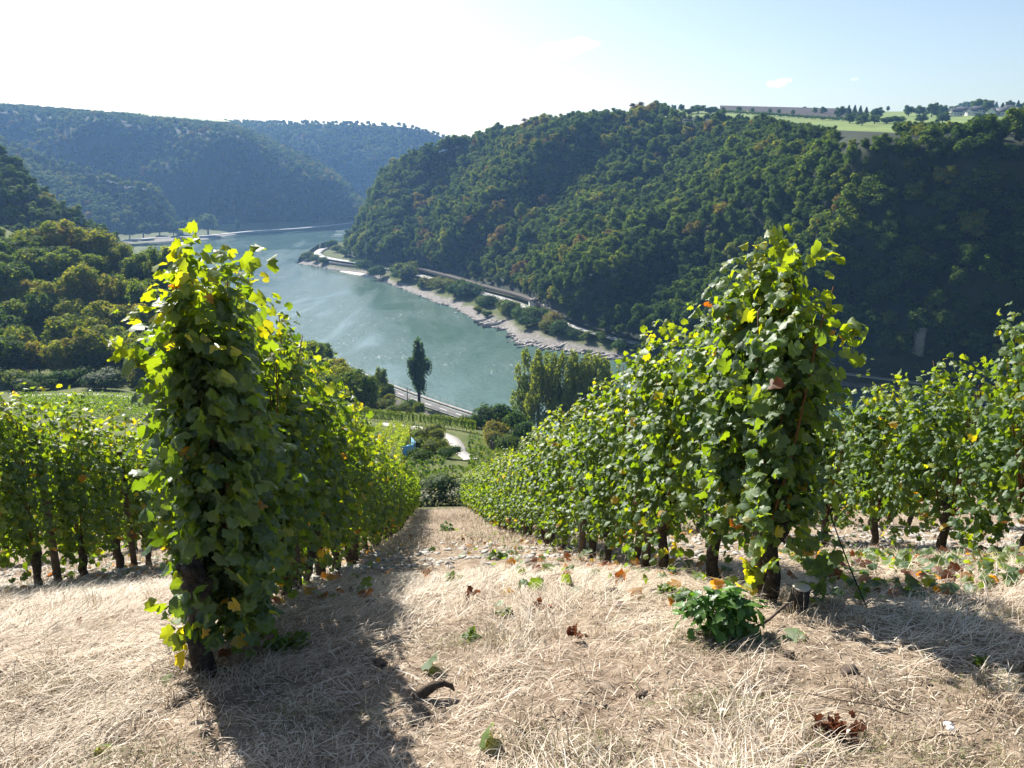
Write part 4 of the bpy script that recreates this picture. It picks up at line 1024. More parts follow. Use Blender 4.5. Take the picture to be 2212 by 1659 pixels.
for i, (px, py, Y, w, rz, lab) in enumerate([(2062,252,1010,13,.3,'grey-roofed house at the left end of the village'),(2080,247,1080,15,-.2,'long-roofed house behind the left village house'),(2098,251,1020,11,.5,'low white house left of the garden tree'),
        (2112,245,1090,14,.1,'house with broad roof in the village middle'),(2142,252,1000,12,.9,'white gabled house right of the garden tree'),(2165,251,1020,13,-.4,'white gabled house with dark timber near the right edge'),(2190,249,1040,14,.2,'grey-roofed house at the right frame edge'),(2178,244,1120,13,.2,'house behind at the right end of the village')]):
    p0 = plat_pt(px, py); house('village_house', p0, w, 9, 4.6, 4.2, rz, lab, 'roof', 3, 'house', 'houses of the plateau village')
# hedge at the field boundary
hl = densify([plat_pt(a, b_) for a, b_ in ((1555,243.5),(1650,249),(1740,257),(1835,263))], 60)
vv, qq = leaf_quads(np.repeat(hl, 40, 0) + rng.normal(0, 1, (2400, 3)) * np.array((1.5, 1.5, .7)) + np.array((0, 0, 2.2)), rand_dirs(2400), rng.uniform(.8, 1.5, 2400))
obj('hedgerow', mesh('hedgerow', vv, quads=qq, attrs={'tint': np.full(len(vv), .2)}), M['bush'], label='thin dark hedgerow between green meadow and ploughed field', cat='hedge')
# trees on the far bank of the bend
for px, pb, pt, wpx, tn, lab in [(450,505,462,44,.35,'large pale tree on the far bank at the river bend'),(514,500,474,12,.2,'slim tree alone on the far bank'),(345,508,478,30,.3,'bush at the far bank behind the left vine'),(310,512,482,34,.25,'dark bush on the far bank'),(280,514,488,30,.3,'bush on the far left bank above the road'),(395,506,476,30,.3,'bush left of the large pale tree'),(420,506,470,30,.28,'tree left of the large pale tree'),(375,508,488,20,.28,'small bush on the far bank')]:
    b_ = onz(px, pb, 4.0); h_ = hgt(px, pt, b_); tree(b_, h_, wpx / F * b_[1], tn, lab, 'trees on the bank at the bend')
fr2 = densify([onz(a, b_, 6.0) for a, b_ in ((180,528),(262,521),(300,516),(340,513),(380,512),(450,509),(540,499),(650,493),(790,478))], 40); ribbon('bend_road', fr2, 9, M['asphalt'], .6)
frb = []
for px, a, b_ in ((240,532,512),(300,524,506),(360,524,503),(430,519,500),(480,512,498),(520,506,495),(600,499,490),(700,490,483),(800,481,474),(900,474,468)):
    A = onz(px, a, 0); B = onz(px, b_, 5.0); frb.append([A - np.array((0, 10, 2)), A, A*.5 + B*.5, B, B + np.array((0, 60, 6))])
loft_obj('bend_bank', loft(frb, 50, 14), M['bank'])

# ------------------------------------------------------------------ grapevine leaves
def leaf_template(seed, detail=True):
    """palmate, toothed leaf about one unit across; petiole at the origin, tip along +Y"""
    g = np.random.default_rng(seed)
    if detail:
        lob = [(-160,.62),(-142,.72),(-126,.66),(-108,.78),(-90,.74),(-70,.66),(-52,.80),(-36,.82),(-22,.72),(-10,.86),(0,.94),(10,.86),(22,.72),(36,.82),(52,.80),(70,.66),(90,.74),(108,.78),(126,.66),(142,.72),(160,.62)]
    else:
        lob = [(-150,.55),(-95,.66),(-60,.52),(-30,.76),(0,.92),(30,.76),(60,.52),(95,.66),(150,.55)]
    a = np.radians([q[0] for q in lob]) ; r_ = np.array([q[1] for q in lob]) * g.uniform(.92, 1.08, len(lob)) * .62
    v = np.c_[r_ * np.sin(a), r_ * np.cos(a) + .10, np.zeros(len(a))]
    v = np.vstack([[(0, 0, 0), (0, .28, 0)], v])
    k1, k2 = g.uniform(.3, 1.3), g.uniform(-.9, .5)
    v[:, 2] = -k1 * v[:, 0] ** 2 * 1.6 + k2 * (v[:, 1] - .2) ** 2 + g.uniform(-.45, .45) * v[:, 0] * v[:, 1] + g.normal(0, .034, len(v)); v[1, 2] += .03
    n = len(lob); t = [(1, 2 + i, 3 + i) for i in range(n - 1)] + [(0, 1, n + 1), (0, 2, 1)]
    return v, np.array(t)[:, ::-1]
LT = [leaf_template(i) for i in range(7)]; LTF = [leaf_template(10 + i, False) for i in range(3)]
def leaf_basis(nrm, tip):
    ty = norm(tip - (tip * nrm).sum(-1, keepdims=True) * nrm); tx = np.cross(ty, nrm); return np.stack([tx, ty, nrm], -1)
def merge_leaves(name, pos, B, size, tint, temps):
    V, T, A = [], [], []; nv = 0; wh = rng.integers(0, len(temps), len(pos))
    for k, (tv, tt) in enumerate(temps):
        i = np.where(wh == k)[0]
        if not len(i): continue
        v = np.einsum('nij,kj->nki', B[i], tv) * size[i][:, None, None] + pos[i][:, None]
        V.append(v.reshape(-1, 3)); T.append((tt[None] + (np.arange(len(i)) * len(tv))[:, None, None] + nv).reshape(-1, 3)); A.append(np.repeat(tint[i], len(tv))); nv += v.shape[0] * v.shape[1]
    return mesh(name, np.concatenate(V), tris=np.concatenate(T), attrs={'tint': np.clip(np.concatenate(A), 0, 1)}, smooth=True)
def vine_leaves(n, L=1.15, h0=.48, h1=2.15, thick=.17, size=(.055, .108), yel=0.0, seed=0, shoots=True, xoff=0.0, yoff=0.0):
    g = np.random.default_rng(seed)
    ph = g.uniform(0, 6.28, 6)
    x = g.uniform(-L/2 - .08, L/2 + .08, n); u = g.beta(1.15, 1.0, n)
    top = h1 + .10 * np.sin(x * 5 + ph[0]) + .07 * np.sin(x * 11 + ph[1]); bot = h0 + .12 * np.sin(x * 4 + ph[2]) + .08 * np.sin(x * 13 + ph[3])
    z = bot + (top - bot) * u; side = np.where(g.uniform(size=n) < .5, -1.0, 1.0)
    prof = np.interp(u, [0, .15, .5, .88, 1.0], [.6, .9, 1.05, 1.0, .6])
    bul = 1 + .22 * np.sin(z * 6 + x * 4 + ph[4]) + .16 * np.sin(z * 11 - x * 7 + ph[5])
    y = side * np.abs(g.normal(thick, .055, n)) * prof * bul
    nsh = max(int(L * 10), 5); sx = g.uniform(-L/2, L/2, nsh); sy = g.normal(0, .09, nsh); st = g.uniform(.80, 1.06, nsh); sb = g.uniform(-.12, .16, nsh)
    w_ = g.integers(0, nsh, n); on = g.uniform(size=n) < .72
    x = np.where(on, sx[w_] + (u - .3) * g.normal(0, .12, nsh)[w_] + g.normal(0, .045, n), x)
    z = np.where(on, (bot + sb[w_]) + (top * st[w_] - bot - sb[w_]) * u, z)
    y = np.where(on, (sy[w_] + side * g.uniform(.05, .17, n)) * np.interp(u, [0, .2, .9, 1], [.8, 1.1, 1.05, .75]) * (thick / .17), y)
    inner = g.uniform(size=n) < .10; y = np.where(inner, y * g.uniform(0, .6, n), y)
    out_ = g.uniform(size=n) < .10; y = np.where(out_, y * g.uniform(1.1, 1.5, n), y)
    nr = norm(np.stack([g.normal(0, .55, n), side * (.62 + g.normal(0, .35, n)), .45 + .5 * (u > .9) + g.normal(0, .42, n)], -1))
    tip = np.stack([g.normal(0, .5, n), side * .35 + g.normal(0, .25, n), -1.0 + .8 * (u > .93) + g.normal(0, .3, n)], -1)
    s = g.uniform(size[0], size[1], n) * np.where(u > .9, .78, 1.0)
    t = np.clip(g.normal(.34, .15, n) + .22 * (u > .88) + yel * g.uniform(.1, .5, n), .02, .72)
    o_ = g.uniform(size=n); t = np.where(o_ < .008 + .09 * (u < .12), g.uniform(.78, .97, n), t)
    pos = np.stack([x + xoff, y + yoff, z], -1)
    if shoots:
        for k in range(3):
            m_ = 5; x0 = g.uniform(-L/2, L/2); zz = h1 + np.linspace(0, g.uniform(.08, .24), m_)
            pos = np.vstack([pos, np.stack([x0 + xoff + g.normal(0, .05, m_), yoff + g.normal(0, .05, m_), zz], -1)])
            nr = np.vstack([nr, norm(g.normal(size=(m_, 3)) + np.array((0, 0, .5)))]); tip = np.vstack([tip, g.normal(size=(m_, 3))])
            s = np.r_[s, g.uniform(.05, .09, m_)]; t = np.r_[t, g.uniform(.45, .66, m_)]
    return pos, leaf_basis(nr, tip), s, t
LEAFM = [mesh('leaf', tv, tris=tt, smooth=True) for tv, tt in LT]
for me_ in LEAFM: me_.materials.append(M['vine'])
def vine_trunk(seed, h=.62, r=.055):
    g = np.random.default_rng(seed); mb = MB(); n = 9
    z = np.linspace(-.12, h, n); p = np.stack([np.cumsum(g.normal(0, .016, n)), np.cumsum(g.normal(0, .016, n)), z], -1); p -= p[1] * np.array((1, 1, 0))
    rr = r * np.interp(np.linspace(0, 1, n), [0, .2, .6, .85, 1], [1.35, 1.0, .88, 1.3, .7]) * g.uniform(.85, 1.2, n)
    mb.tube(p, rr, 9, .10)
    for k in range(3):
        a = g.uniform(0, 6.28); q = p[-1]; mb.tube([q - np.array((0, 0, .07)), q + np.array((.05*math.cos(a), .05*math.sin(a), .0)), q + np.array((.10*math.cos(a), .09*math.sin(a), .05))], [r*.7, r*.6, r*.25], 6, .1)
    return mb.build('trunk', True)
VT = [vine_trunk(i, h=.5 + .04 * i, r=.042 + .004 * (i % 3)) for i in range(6)]
for me_ in VT: me_.materials.append(M['vinebark'])
def cane_mesh(seed, n=7, L=1.1, h1=2.1):
    g = np.random.default_rng(seed); mb = MB()
    for i in range(n):
        x1 = g.uniform(-L/2, L/2); y1 = g.normal(0, .10); x0 = g.normal(0, .06); top = g.uniform(.8, 1.0) * h1
        z = np.linspace(.5, top, 6); t = (z - .5) / (top - .5)
        mb.tube(np.stack([x0 + (x1 - x0) * t ** .6 + g.normal(0, .015, 6), y1 * t + g.normal(0, .015, 6), z], -1), np.linspace(.009, .004, 6), 5)
    return mb.build('canes', True)
VC = [cane_mesh(i) for i in range(4)]
for me_ in VC: me_.materials.append(M['cane'])
VF = [merge_leaves('foliage', *vine_leaves(1350, seed=100 + i, yel=.08 * (i % 3)), LT) for i in range(6)]
VFF = [merge_leaves('foliage', *vine_leaves(520, seed=200 + i, size=(.11, .18), yel=.1, shoots=False), LTF) for i in range(5)]
VFY = [merge_leaves('foliage', *vine_leaves(260, seed=300 + i, size=(.16, .25), yel=.75, shoots=False), LTF) for i in range(4)]
VFG = [merge_leaves('foliage', *vine_leaves(260, seed=350 + i, size=(.16, .25), yel=.0, shoots=False), LTF) for i in range(3)]
for me_ in VF: me_.materials.append(M['vine'])
for me_ in VFF + VFY + VFG: me_.materials.append(M['vinefar'])

ROWK = -.105; ROWA = math.atan2(1, ROWK)          # rows run downhill, slightly to the left
def row_pt(x0, y): return gpt(x0 + ROWK * (y - 4), y)
def ordinal(n):
    return f"{n}{'th' if 10 <= n % 100 <= 20 else {1:'st',2:'nd',3:'rd'}.get(n % 10,'th')}"
def plain_vine(loc, rz, lib, label, group, trunk=True, canes=True, sc=1.0, seed=0):
    e = empty('grapevine', loc, label, 'grapevine', group, rz=rz)
    g = np.random.default_rng(seed); e.scale = (1.06, g.uniform(.92, 1.12), sc * g.uniform(.94, 1.05))
    if trunk: obj('trunk', VT[g.integers(len(VT))], None, e)
    if canes: obj('canes', VC[g.integers(len(VC))], None, e)
    f_ = obj('foliage', lib[g.integers(len(lib))], None, e); f_['kind'] = 'stuff'
    return e
def close_vine(loc, rz, label, group, n=900, parts=230, seed=0, trunk=None, extra=None, **kw):
    e = empty('grapevine', loc, label, 'grapevine', group, rz=rz)
    obj('trunk', trunk or VT[seed % len(VT)], None, e)
    mb_ = cane_mesh(500 + seed, 9, kw.get('L', 1.15), kw.get('h1', 2.15)); obj('canes', mb_, M['cane'], e, loc=(kw.get('xoff', 0), kw.get('yoff', 0), 0))
    pos, B, s, t = vine_leaves(n, seed=seed, **kw)
    if extra is not None:
        pos = np.vstack([pos, extra[0]]); B = np.concatenate([B, extra[1]]); s = np.r_[s, extra[2]]; t = np.r_[t, extra[3]]
    Rm = np.array(Matrix.Rotation(rz, 3, 'Z')); wpos = pos @ Rm.T + loc
    dist = np.linalg.norm(wpos - np.array((0, 0, CAMZ)), axis=1)
    score = s / dist * (1 + .25 * np.abs((B[:, :, 2] @ Rm.T * norm(wpos - np.array((0, 0, CAMZ)))).sum(1)))
    # leaves nearest the eye's side first: compare with the mid-plane of the vine
    side = ((wpos - loc) * norm(np.array((0, 0, CAMZ)) - loc)).sum(1); order = np.argsort(-(score * (1 + 1.2 * np.clip(side, -.4, .4))))
    if extra is not None: order = np.r_[np.arange(n + 15, len(pos)) if len(pos) > n + 15 else [], order]; order = np.array(list(dict.fromkeys(order.astype(int).tolist())))
    sel = order[:parts]; rest = order[parts:]
    f_ = obj('foliage', merge_leaves('foliage', pos[rest], B[rest], s[rest], t[rest], LT), M['vine'], e); f_['kind'] = 'stuff'
    for i in sel:
        o = obj('leaf', LEAFM[rng.integers(7)], None, e)
        mt = np.eye(4); mt[:3, :3] = B[i] * s[i]; mt[:3, 3] = pos[i]; o.matrix_basis = Matrix(mt.tolist()); o['tree_tint'] = float(t[i])
    return e
def shoot(p0, p1, n, size=(.07, .12), seed=0, sag=.0, tint=(.45, .68)):
    """leaves along a stray shoot, in the vine's own frame"""
    g = np.random.default_rng(seed); t = np.linspace(.1, 1, n)[:, None]; p = np.array(p0) + (np.array(p1) - np.array(p0)) * t; p[:, 2] -= sag * (t[:, 0] * (1 - t[:, 0])) * 4
    p += g.normal(0, .025, p.shape); nr = norm(g.normal(size=(n, 3)) + np.array((0, 0, .4))); tip = g.normal(size=(n, 3)) + np.array((0, 0, -.6))
    return p, leaf_basis(nr, tip), g.uniform(size[0], size[1], n), g.uniform(tint[0], tint[1], n)
def cat_extra(*E): return tuple(np.concatenate([e_[i] for e_ in E]) for i in range(4))

def post(loc, h, r, label, mat='post', group='vineyard posts', square=False, lean=(0, 0)):
    mb = MB(); tp = np.array((lean[0], lean[1], h)); mb.tube([(0,0,-.2), tuple(tp*.33), tuple(tp*.66), tuple(tp)], [r*1.04, r, r*.97, r*.93], 4 if square else 10, .03)
    return obj('wooden_post', mb.build('wooden_post', not square), M[mat], loc=loc, label=label, cat='post', group=group)

RZ = ROWA                                                  # vine local x runs along the row
Lx0, Rx0 = -1.67, 1.72
# left row -----------------------------------------------------------------
old = vine_trunk(77, .60, .060); old.materials.append(M['vinebark'])
def local(px, py, Y, base):                                 # pixel -> frame of a vine standing at base
    w = at(px, py, Y) - base; return np.array(Matrix.Rotation(-RZ, 3, 'Z')) @ w
b0 = row_pt(Lx0 + .06, 3.60)
ex = cat_extra(shoot(local(350,790,3.7,b0), local(225,735,3.6,b0), 11, (.06,.11), 1), shoot(local(420,560,3.8,b0), local(405,500,3.8,b0), 8, (.05,.085), 2), shoot(local(545,580,3.9,b0), local(545,520,3.9,b0), 5, (.07,.11), 3),
               shoot(local(400,1340,3.7,b0), local(340,1300,3.65,b0), 8, (.06,.10), 4, tint=(.5,.7)), shoot(local(380,1360,3.7,b0), local(400,1395,3.6,b0), 6, (.07,.11), 5, tint=(.5,.9)))
close_vine(b0, RZ, 'large tall grapevine at the near end of the left row', 'left vine row', 3300, 300, 11, old, ex, L=.56, h0=.18, h1=2.0, thick=.15, xoff=.18, yoff=-.12, size=(.052,.112))
yy = 4.7; k = 2
post(row_pt(Lx0 + .10, 4.25), 2.0, .055, 'stout weathered post inside the first left vine', 'postpale')
while yy < 51:
    p0 = row_pt(Lx0 + rng.normal(0, .03), yy); lab = f'grapevine in the left row, {ordinal(k)} from its near end'
    if k <= 4: close_vine(p0, RZ, lab, 'left vine row', 2200, 230, 20 + k, L=1.15, h0=.36, h1=2.2, thick=.15)
    else: plain_vine(p0, RZ + (math.pi if k % 2 else 0), VF if yy < 24 else VFF, lab, 'left vine row', canes=yy < 14, sc=1.03, seed=k)
    if k % 4 == 3: post(row_pt(Lx0 + .06, yy + .45), 1.9, .045, f'weathered post in the left row just below the {ordinal(k)} vine')
    yy += 1.12 + rng.normal(0, .05); k += 1
# right row ----------------------------------------------------------------
b1 = row_pt(Rx0 - .02, 4.62)
ex = cat_extra(shoot(local(1800,740,4.6,b1), local(1872,700,4.6,b1), 8, (.06,.11), 11, tint=(.45,.92)), shoot(local(1840,700,4.6,b1), local(1850,770,4.6,b1), 6, (.07,.11), 12, tint=(.3,.6)), shoot(local(1690,560,4.7,b1), local(1685,512,4.7,b1), 7, (.08,.12), 13), shoot(local(1790,580,4.7,b1), local(1800,530,4.7,b1), 6, (.07,.12), 14),
               shoot(local(1640,1210,4.5,b1), local(1620,1260,4.45,b1), 12, (.10,.14), 15, tint=(.55,.8)), shoot(local(1770,1290,4.5,b1), local(1775,1340,4.4,b1), 12, (.08,.13), 16, tint=(.1,.4)), shoot(local(1790,1150,4.5,b1), local(1770,1300,4.4,b1), 12, (.09,.14), 17, tint=(.1,.7)))
close_vine(b1, RZ, 'tall grapevine at the near end of the right row beside the dark post', 'right vine row', 2600, 300, 41, None, ex, L=.75, h0=.48, h1=2.10, thick=.14, yoff=.07, size=(.055,.115))
post(row_pt(Rx0 - .03, 4.74), 1.75, .05, 'dark weathered post at the near end of the right row', 'post')
yy = 5.7; k = 2
while yy < 51:
    p0 = row_pt(Rx0 + rng.normal(0, .03), yy); lab = f'grapevine in the right row, {ordinal(k)} from its near end'
    if k <= 5: close_vine(p0, RZ, lab, 'right vine row', 1700, 230, 50 + k, L=1.15, h1=2.16)
    else: plain_vine(p0, RZ + (math.pi if k % 2 else 0), VF if yy < 24 else VFF, lab, 'right vine row', canes=yy < 14, seed=100 + k)
    if k % 3 == 0: post(row_pt(Rx0 - .06, yy + .4), 1.85, .045, f'weathered post in the right row just below the {ordinal(k)} vine')
    yy += 1.10 + rng.normal(0, .05); k += 1
# second rows --------------------------------------------------------------
yy = 6.1; k = 1
while yy < 34:
    p0 = row_pt(-5.05 + rng.normal(0, .03), yy); lab = f'grapevine in the second row from the left edge, {ordinal(k)} from its near end'
    if 2 <= k <= 4: close_vine(p0, RZ, lab, 'outer left vine row', 1700, 180, 70 + k, h1=2.28)
    else: plain_vine(p0, RZ + (math.pi if k % 2 else 0), VF if yy < 24 else VFF, lab, 'outer left vine row', sc=1.07, seed=200 + k)
    if k in (3, 5, 8): post(row_pt(-5.0, yy + .4), 1.9, .045, f'weathered post in the outer left row just below the {ordinal(k)} vine')
    yy += 1.15; k += 1
yy = 4.4; k = 1
while yy < 40:
    p0 = row_pt(5.05 + rng.normal(0, .03), yy); lab = f'grapevine in the second row on the right, {ordinal(k)} from its near end'
    if 2 <= k <= 5: close_vine(p0, RZ, lab, 'outer right vine row', 1700, 180, 90 + k, h1=2.15, h0=.45)
    else: plain_vine(p0, RZ + (math.pi if k % 2 else 0), VF if yy < 24 else VFF, lab, 'outer right vine row', seed=300 + k)
    yy += 1.2; k += 1
yy = 9.0; k = 1
while yy < 22:
    plain_vine(row_pt(8.4, yy), RZ, VF, f'grapevine in the third row on the right, {ordinal(k)} from its near end', 'third right vine row', seed=400 + k); yy += 1.2; k += 1
yy = 10.0; k = 1
while yy < 26:
    plain_vine(row_pt(-8.4, yy), RZ, VF, f'grapevine in the third row on the left, {ordinal(k)} from its near end', 'third left vine row', canes=False, seed=500 + k); yy += 1.2; k += 1
# trellis wires
for x0, y0, y1, lab in ((Lx0, 3.8, 50, 'trellis wires of the left vine row'), (Rx0, 4.6, 50, 'trellis wires of the right vine row')):
    e = empty('trellis_wire', row_pt(x0, y0), lab, 'wire')
    for hz in (.75, 1.2, 1.7):
        q = np.array([row_pt(x0, y) + np.array((0, 0, hz)) for y in np.linspace(y0, y1, 24)]) - row_pt(x0, y0)
        mb = MB(); mb.tube(q, .0022, 4); obj('wire', mb.build('wire'), M['wire'], e)
# anchor cable at the right row end
mb = MB(); a_ = at(1786,1090,4.55); c_ = at(1882,1312,4.25); c_[2] = gpt(c_[0], c_[1])[2] - .05
q = np.linspace(0, 1, 10)[:, None]; mb.tube((a_ * (1 - q) + c_ * q - c_) + np.array((0, 0, -.02)) * np.sin(q * math.pi), .0042, 5)
obj('anchor_cable', mb.build('anchor_cable'), M['cable'], loc=c_, label='thin black anchor cable slanting down from the right row end', cat='cable')

# yellowing plot below, its long cross row and the green field at left
def leaf_row(a_, c_, n_, tint, size, label, group, zr=(.4, 1.9), w=.25):
    t_ = rng.uniform(0, 1, n_)[:, None]; q = a_ * (1 - t_) + c_ * t_; q[:, 2] = land_z(q[:, 0], q[:, 1])
    pos = q - a_ + np.stack([rng.normal(0, w, n_), rng.normal(0, w, n_), rng.uniform(*zr, n_) + .15 * np.sin(t_[:, 0] * 160)], -1); nr = rand_dirs(n_, .5)
    me_ = merge_leaves('vine_row', pos, leaf_basis(nr, rng.normal(size=(n_, 3))), rng.uniform(*size, n_), np.clip(rng.normal(tint, .13, n_), 0, .95), LTF)
    return obj('vine_row', me_, M['vinefar'], loc=a_, label=label, cat='vine row', group=group)
for i, px in enumerate((300, 345, 390, 440, 500, 560, 620, 680, 725, 765, 800, 830, 857, 880)):
    a_ = gp(px, 104.0 if px < 860 else 140); c_ = a_ + np.array((ROWK * 62, 62.0 if px < 860 else 30, 0)); c_[2] = float(land_z(c_[0], c_[1]))
    leaf_row(a_, c_, 2300, .56, (.16, .30), f'yellowing vine row of the plot below, {ordinal(i + 1)} from the left', 'yellowing vine plot below the rows')
for j in range(34):
    t_ = j / 33; p0 = gp(760 + 264 * t_, 190 - 11 * t_); e = plain_vine(p0, math.atan2(-11, 24), VFF, f'vine in the long cross row above the river road, {ordinal(j + 1)} from the left', 'long cross row of vines', trunk=True, canes=False, sc=1.45, seed=900 + j); e.scale.x = 1.0
for i in range(11):
    Y = 136 + i * 3.0
    leaf_row(gp(30, Y), gp(560, Y + 3), 1800, .32, (.2, .36), f'green vine row of the left field, {ordinal(i + 1)} from its near edge', 'rows of the left vine field')

# blue netting on the plot edge with its posts
nb_ = [gp(866, 113), gp(893, 117), gp(898, 124), gp(888, 131)]
v = []; 
for i, p_ in enumerate(densify(nb_, 14)): v += [p_ + np.array((0, 0, .02)), p_ + np.array((rng.normal(0, .1), rng.normal(0, .1), 1.7 + rng.normal(0, .12))), p_ + np.array((.08, .05, .02)), p_ + np.array((.1, .06, 1.62))]
q = []
for i in range(13): a = 4 * i; q += [(a, a + 4, a + 5, a + 1), (a + 3, a + 7, a + 6, a + 2), (a + 1, a + 5, a + 7, a + 3)]
obj('blue_net', mesh('blue_net', np.array(v) - nb_[0], quads=q), M['tarp'], loc=nb_[0], label='pale blue netting lying along the edge of the yellowing plot', cat='net')
for i, (px, Y, pt) in enumerate(((887,131,915),(884,116,952),(896,118,948))):
    b_ = gp(px, Y); post(b_, max(hgt(px, pt, b_), 1.6), .06, ['tall dark post above the blue net','dark post at the left of the blue net','dark post at the right end of the blue net'][i], group='posts at the blue net')
for i, (px, Y) in enumerate(((1061,150),(1066,146))):
    post(gp(px, Y), 2.2, .22, ['thick dark stump post right of the concrete path','second thick dark stump post right of the path'][i], group='stump posts by the path')

# ------------------------------------------------------------------ foreground: hay, tufts, stones, leaves
def straws(n, x, y, length, width, upright, dirs, tint, name, label, flat=.02):
    z = land_z(x, y); p0 = np.stack([x, y, z], -1)
    d = np.stack([np.cos(dirs), np.sin(dirs), np.zeros(n)], -1); el = upright
    up = np.array((0, 0, 1.0)); a1 = d * np.cos(el)[:, None] + up * np.sin(el)[:, None]; el2 = el * .35 - .10
    a2 = d * np.cos(el2)[:, None] + up * np.sin(el2)[:, None]
    p0 = p0 + up * (rng.uniform(-.005, flat, n))[:, None]; p1 = p0 + a1 * (length * .55)[:, None]; p2 = p1 + a2 * (length * .45)[:, None]
    sd = np.stack([-np.sin(dirs), np.cos(dirs), rng.normal(0, .3, n)], -1) * (width / 2)[:, None]
    V = np.stack([p0 - sd, p0 + sd, p1 + sd * .8, p1 - sd * .8, p2], 1).reshape(-1, 3); i = np.arange(n) * 5
    me = mesh(name, V, quads=np.stack([i, i+1, i+2, i+3], 1), tris=np.stack([i+3, i+2, i+4], 1), attrs={'tint': np.repeat(np.clip(tint, 0, 1), 5)})
    return obj(name, me, M['straw'], kind='stuff', label=label, cat='dry grass')
def in_rows(x, y):          # distance to the nearest vine row
    u = x - ROWK * (y - 4); return np.min(np.abs(u[:, None] - np.array((-8.4, -5.05, Lx0, Rx0, 5.05, 8.4))[None]), axis=1)
def strawfield(n, y0, y1, pw=1.0):
    y = y0 + (y1 - y0) * rng.uniform(size=n) ** pw; x = rng.uniform(-1, 1, n) * (y * .74 + 1.9); return x, y
n = 150000
x, y = strawfield(n, 2.0, 9.0, 1.1)
q3 = np.stack([x, y, 0*x], -1)
dens = fbm(q3, .55, 3); stony = np.clip((y - 7.0) / 2.0, 0, 1) * .5
keep = rng.uniform(size=n) < np.clip(.58 + 1.1 * dens - stony, .03, 1); x, y, q3, dens = x[keep], y[keep], q3[keep], dens[keep]; n = len(x)
ang = 2.2 * fbm(q3 + 50, 1.1, 2) + rng.normal(0, .75, n)
straws(n, x, y, rng.uniform(.06, .20, n), rng.uniform(.0018, .0042, n), np.abs(rng.normal(.12, .30, n)), ang, .55 + .26 * fbm(q3 + 9, .7, 3) + rng.normal(0, .16, n), 'hay_litter', 'pale mown hay lying over the headland in the foreground', .03)
n = 150000; x, y = strawfield(n, 2.0, 8.5, 1.1); q3 = np.stack([x, y, 0*x], -1)
straws(n, x, y, rng.uniform(.015, .07, n), rng.uniform(.0025, .006, n), np.abs(rng.normal(.1, .35, n)), rng.uniform(0, 6.28, n), .34 + .30 * fbm(q3 + 9, .45, 3) + rng.normal(0, .2, n), 'chopped_hay', 'short broken bits of dry grass covering the soil', .012)
mb = MB()
for i in range(420):
    cx_, cy_ = strawfield(1, 2.2, 9.5, 1.1); s_ = rng.uniform(.012, .045)
    if fbm(np.array([[cx_[0], cy_[0], 4.0]]), .6, 2)[0] < .1: continue
    mb.box(gpt(cx_[0], cy_[0]) + np.array((0, 0, s_ * .2)), (s_ * 1.5, s_ * 1.1, s_ * .8), rng.uniform(0, 3), s_ * .2)
obj('soil_clods', mb.build('soil_clods'), M['clod'], kind='stuff', label='dark crumbs of soil between the hay', cat='soil')
n = 130000
x, y = strawfield(n, 8.5, 50, 1.35); q3 = np.stack([x, y, 0*x], -1)
keep = rng.uniform(size=n) < np.clip(.55 + .6 * fbm(q3, 1.2, 3) - .75 * np.exp(-((y - 10.5) / 2.6) ** 2) - .3 * np.exp(-((y - 17) / 3) ** 2), .04, 1); x, y, q3 = x[keep], y[keep], q3[keep]; n = len(x)
straws(n, x, y, rng.uniform(.08, .24, n), rng.uniform(.004, .008, n) * (1 + y / 30), np.abs(rng.normal(.35, .4, n)), rng.uniform(0, 6.28, n), .34 + .24 * fbm(q3 + 9, 1.5, 3) + rng.normal(0, .14, n), 'dry_grass', 'brownish dry grass between the rows further down', .02)
n = 42000; y = 12.5 + 38 * rng.uniform(size=n) ** 1.15; x = ROWK * (y - 4) + rng.uniform(-6.5, 6.5, n); q3 = np.stack([x, y, 0*x], -1)
keep = fbm(q3 + 3, 1.4, 3) > rng.normal(-.05, .25, n) + .25 * np.exp(-((y - 14) / 2) ** 2); x, y, q3 = x[keep], y[keep], q3[keep]; n = len(x)
straws(n, x, y, rng.uniform(.10, .30, n), rng.uniform(.006, .013, n), rng.uniform(.45, 1.4, n), rng.uniform(0, 6.28, n), np.where(rng.uniform(size=n) < .07, .98, .26 + .28 * fbm(q3 + 9, 1.1, 3) + rng.normal(0, .12, n)), 'lane_grass', 'tall reddish dry grass standing in the lane further down', .0)
# upright tufts
nt_ = 1500; tx, ty = strawfield(nt_, 2.2, 26, 1.6); m_ = 26
dd = in_rows(tx, ty); keep = rng.uniform(size=nt_) < np.where(dd < .5, .95, .5) * np.clip(.6 + fbm(np.stack([tx, ty, 0*tx], -1), .9, 2), .1, 1); tx, ty = tx[keep], ty[keep]; nt_ = len(tx)
x = np.repeat(tx, m_) + rng.normal(0, .035, nt_ * m_); y = np.repeat(ty, m_) + rng.normal(0, .035, nt_ * m_); n = len(x)
tl = np.repeat(rng.uniform(.08, .24, nt_), m_); tt = np.repeat(rng.normal(.42, .14, nt_), m_)
straws(n, x, y, tl * rng.uniform(.5, 1.2, n), rng.uniform(.0018, .0035, n) * (1 + y / 12), rng.uniform(.6, 1.45, n), rng.uniform(0, 6.28, n), tt + rng.normal(0, .1, n), 'grass_tufts', 'upright tufts of dry grass', .0)
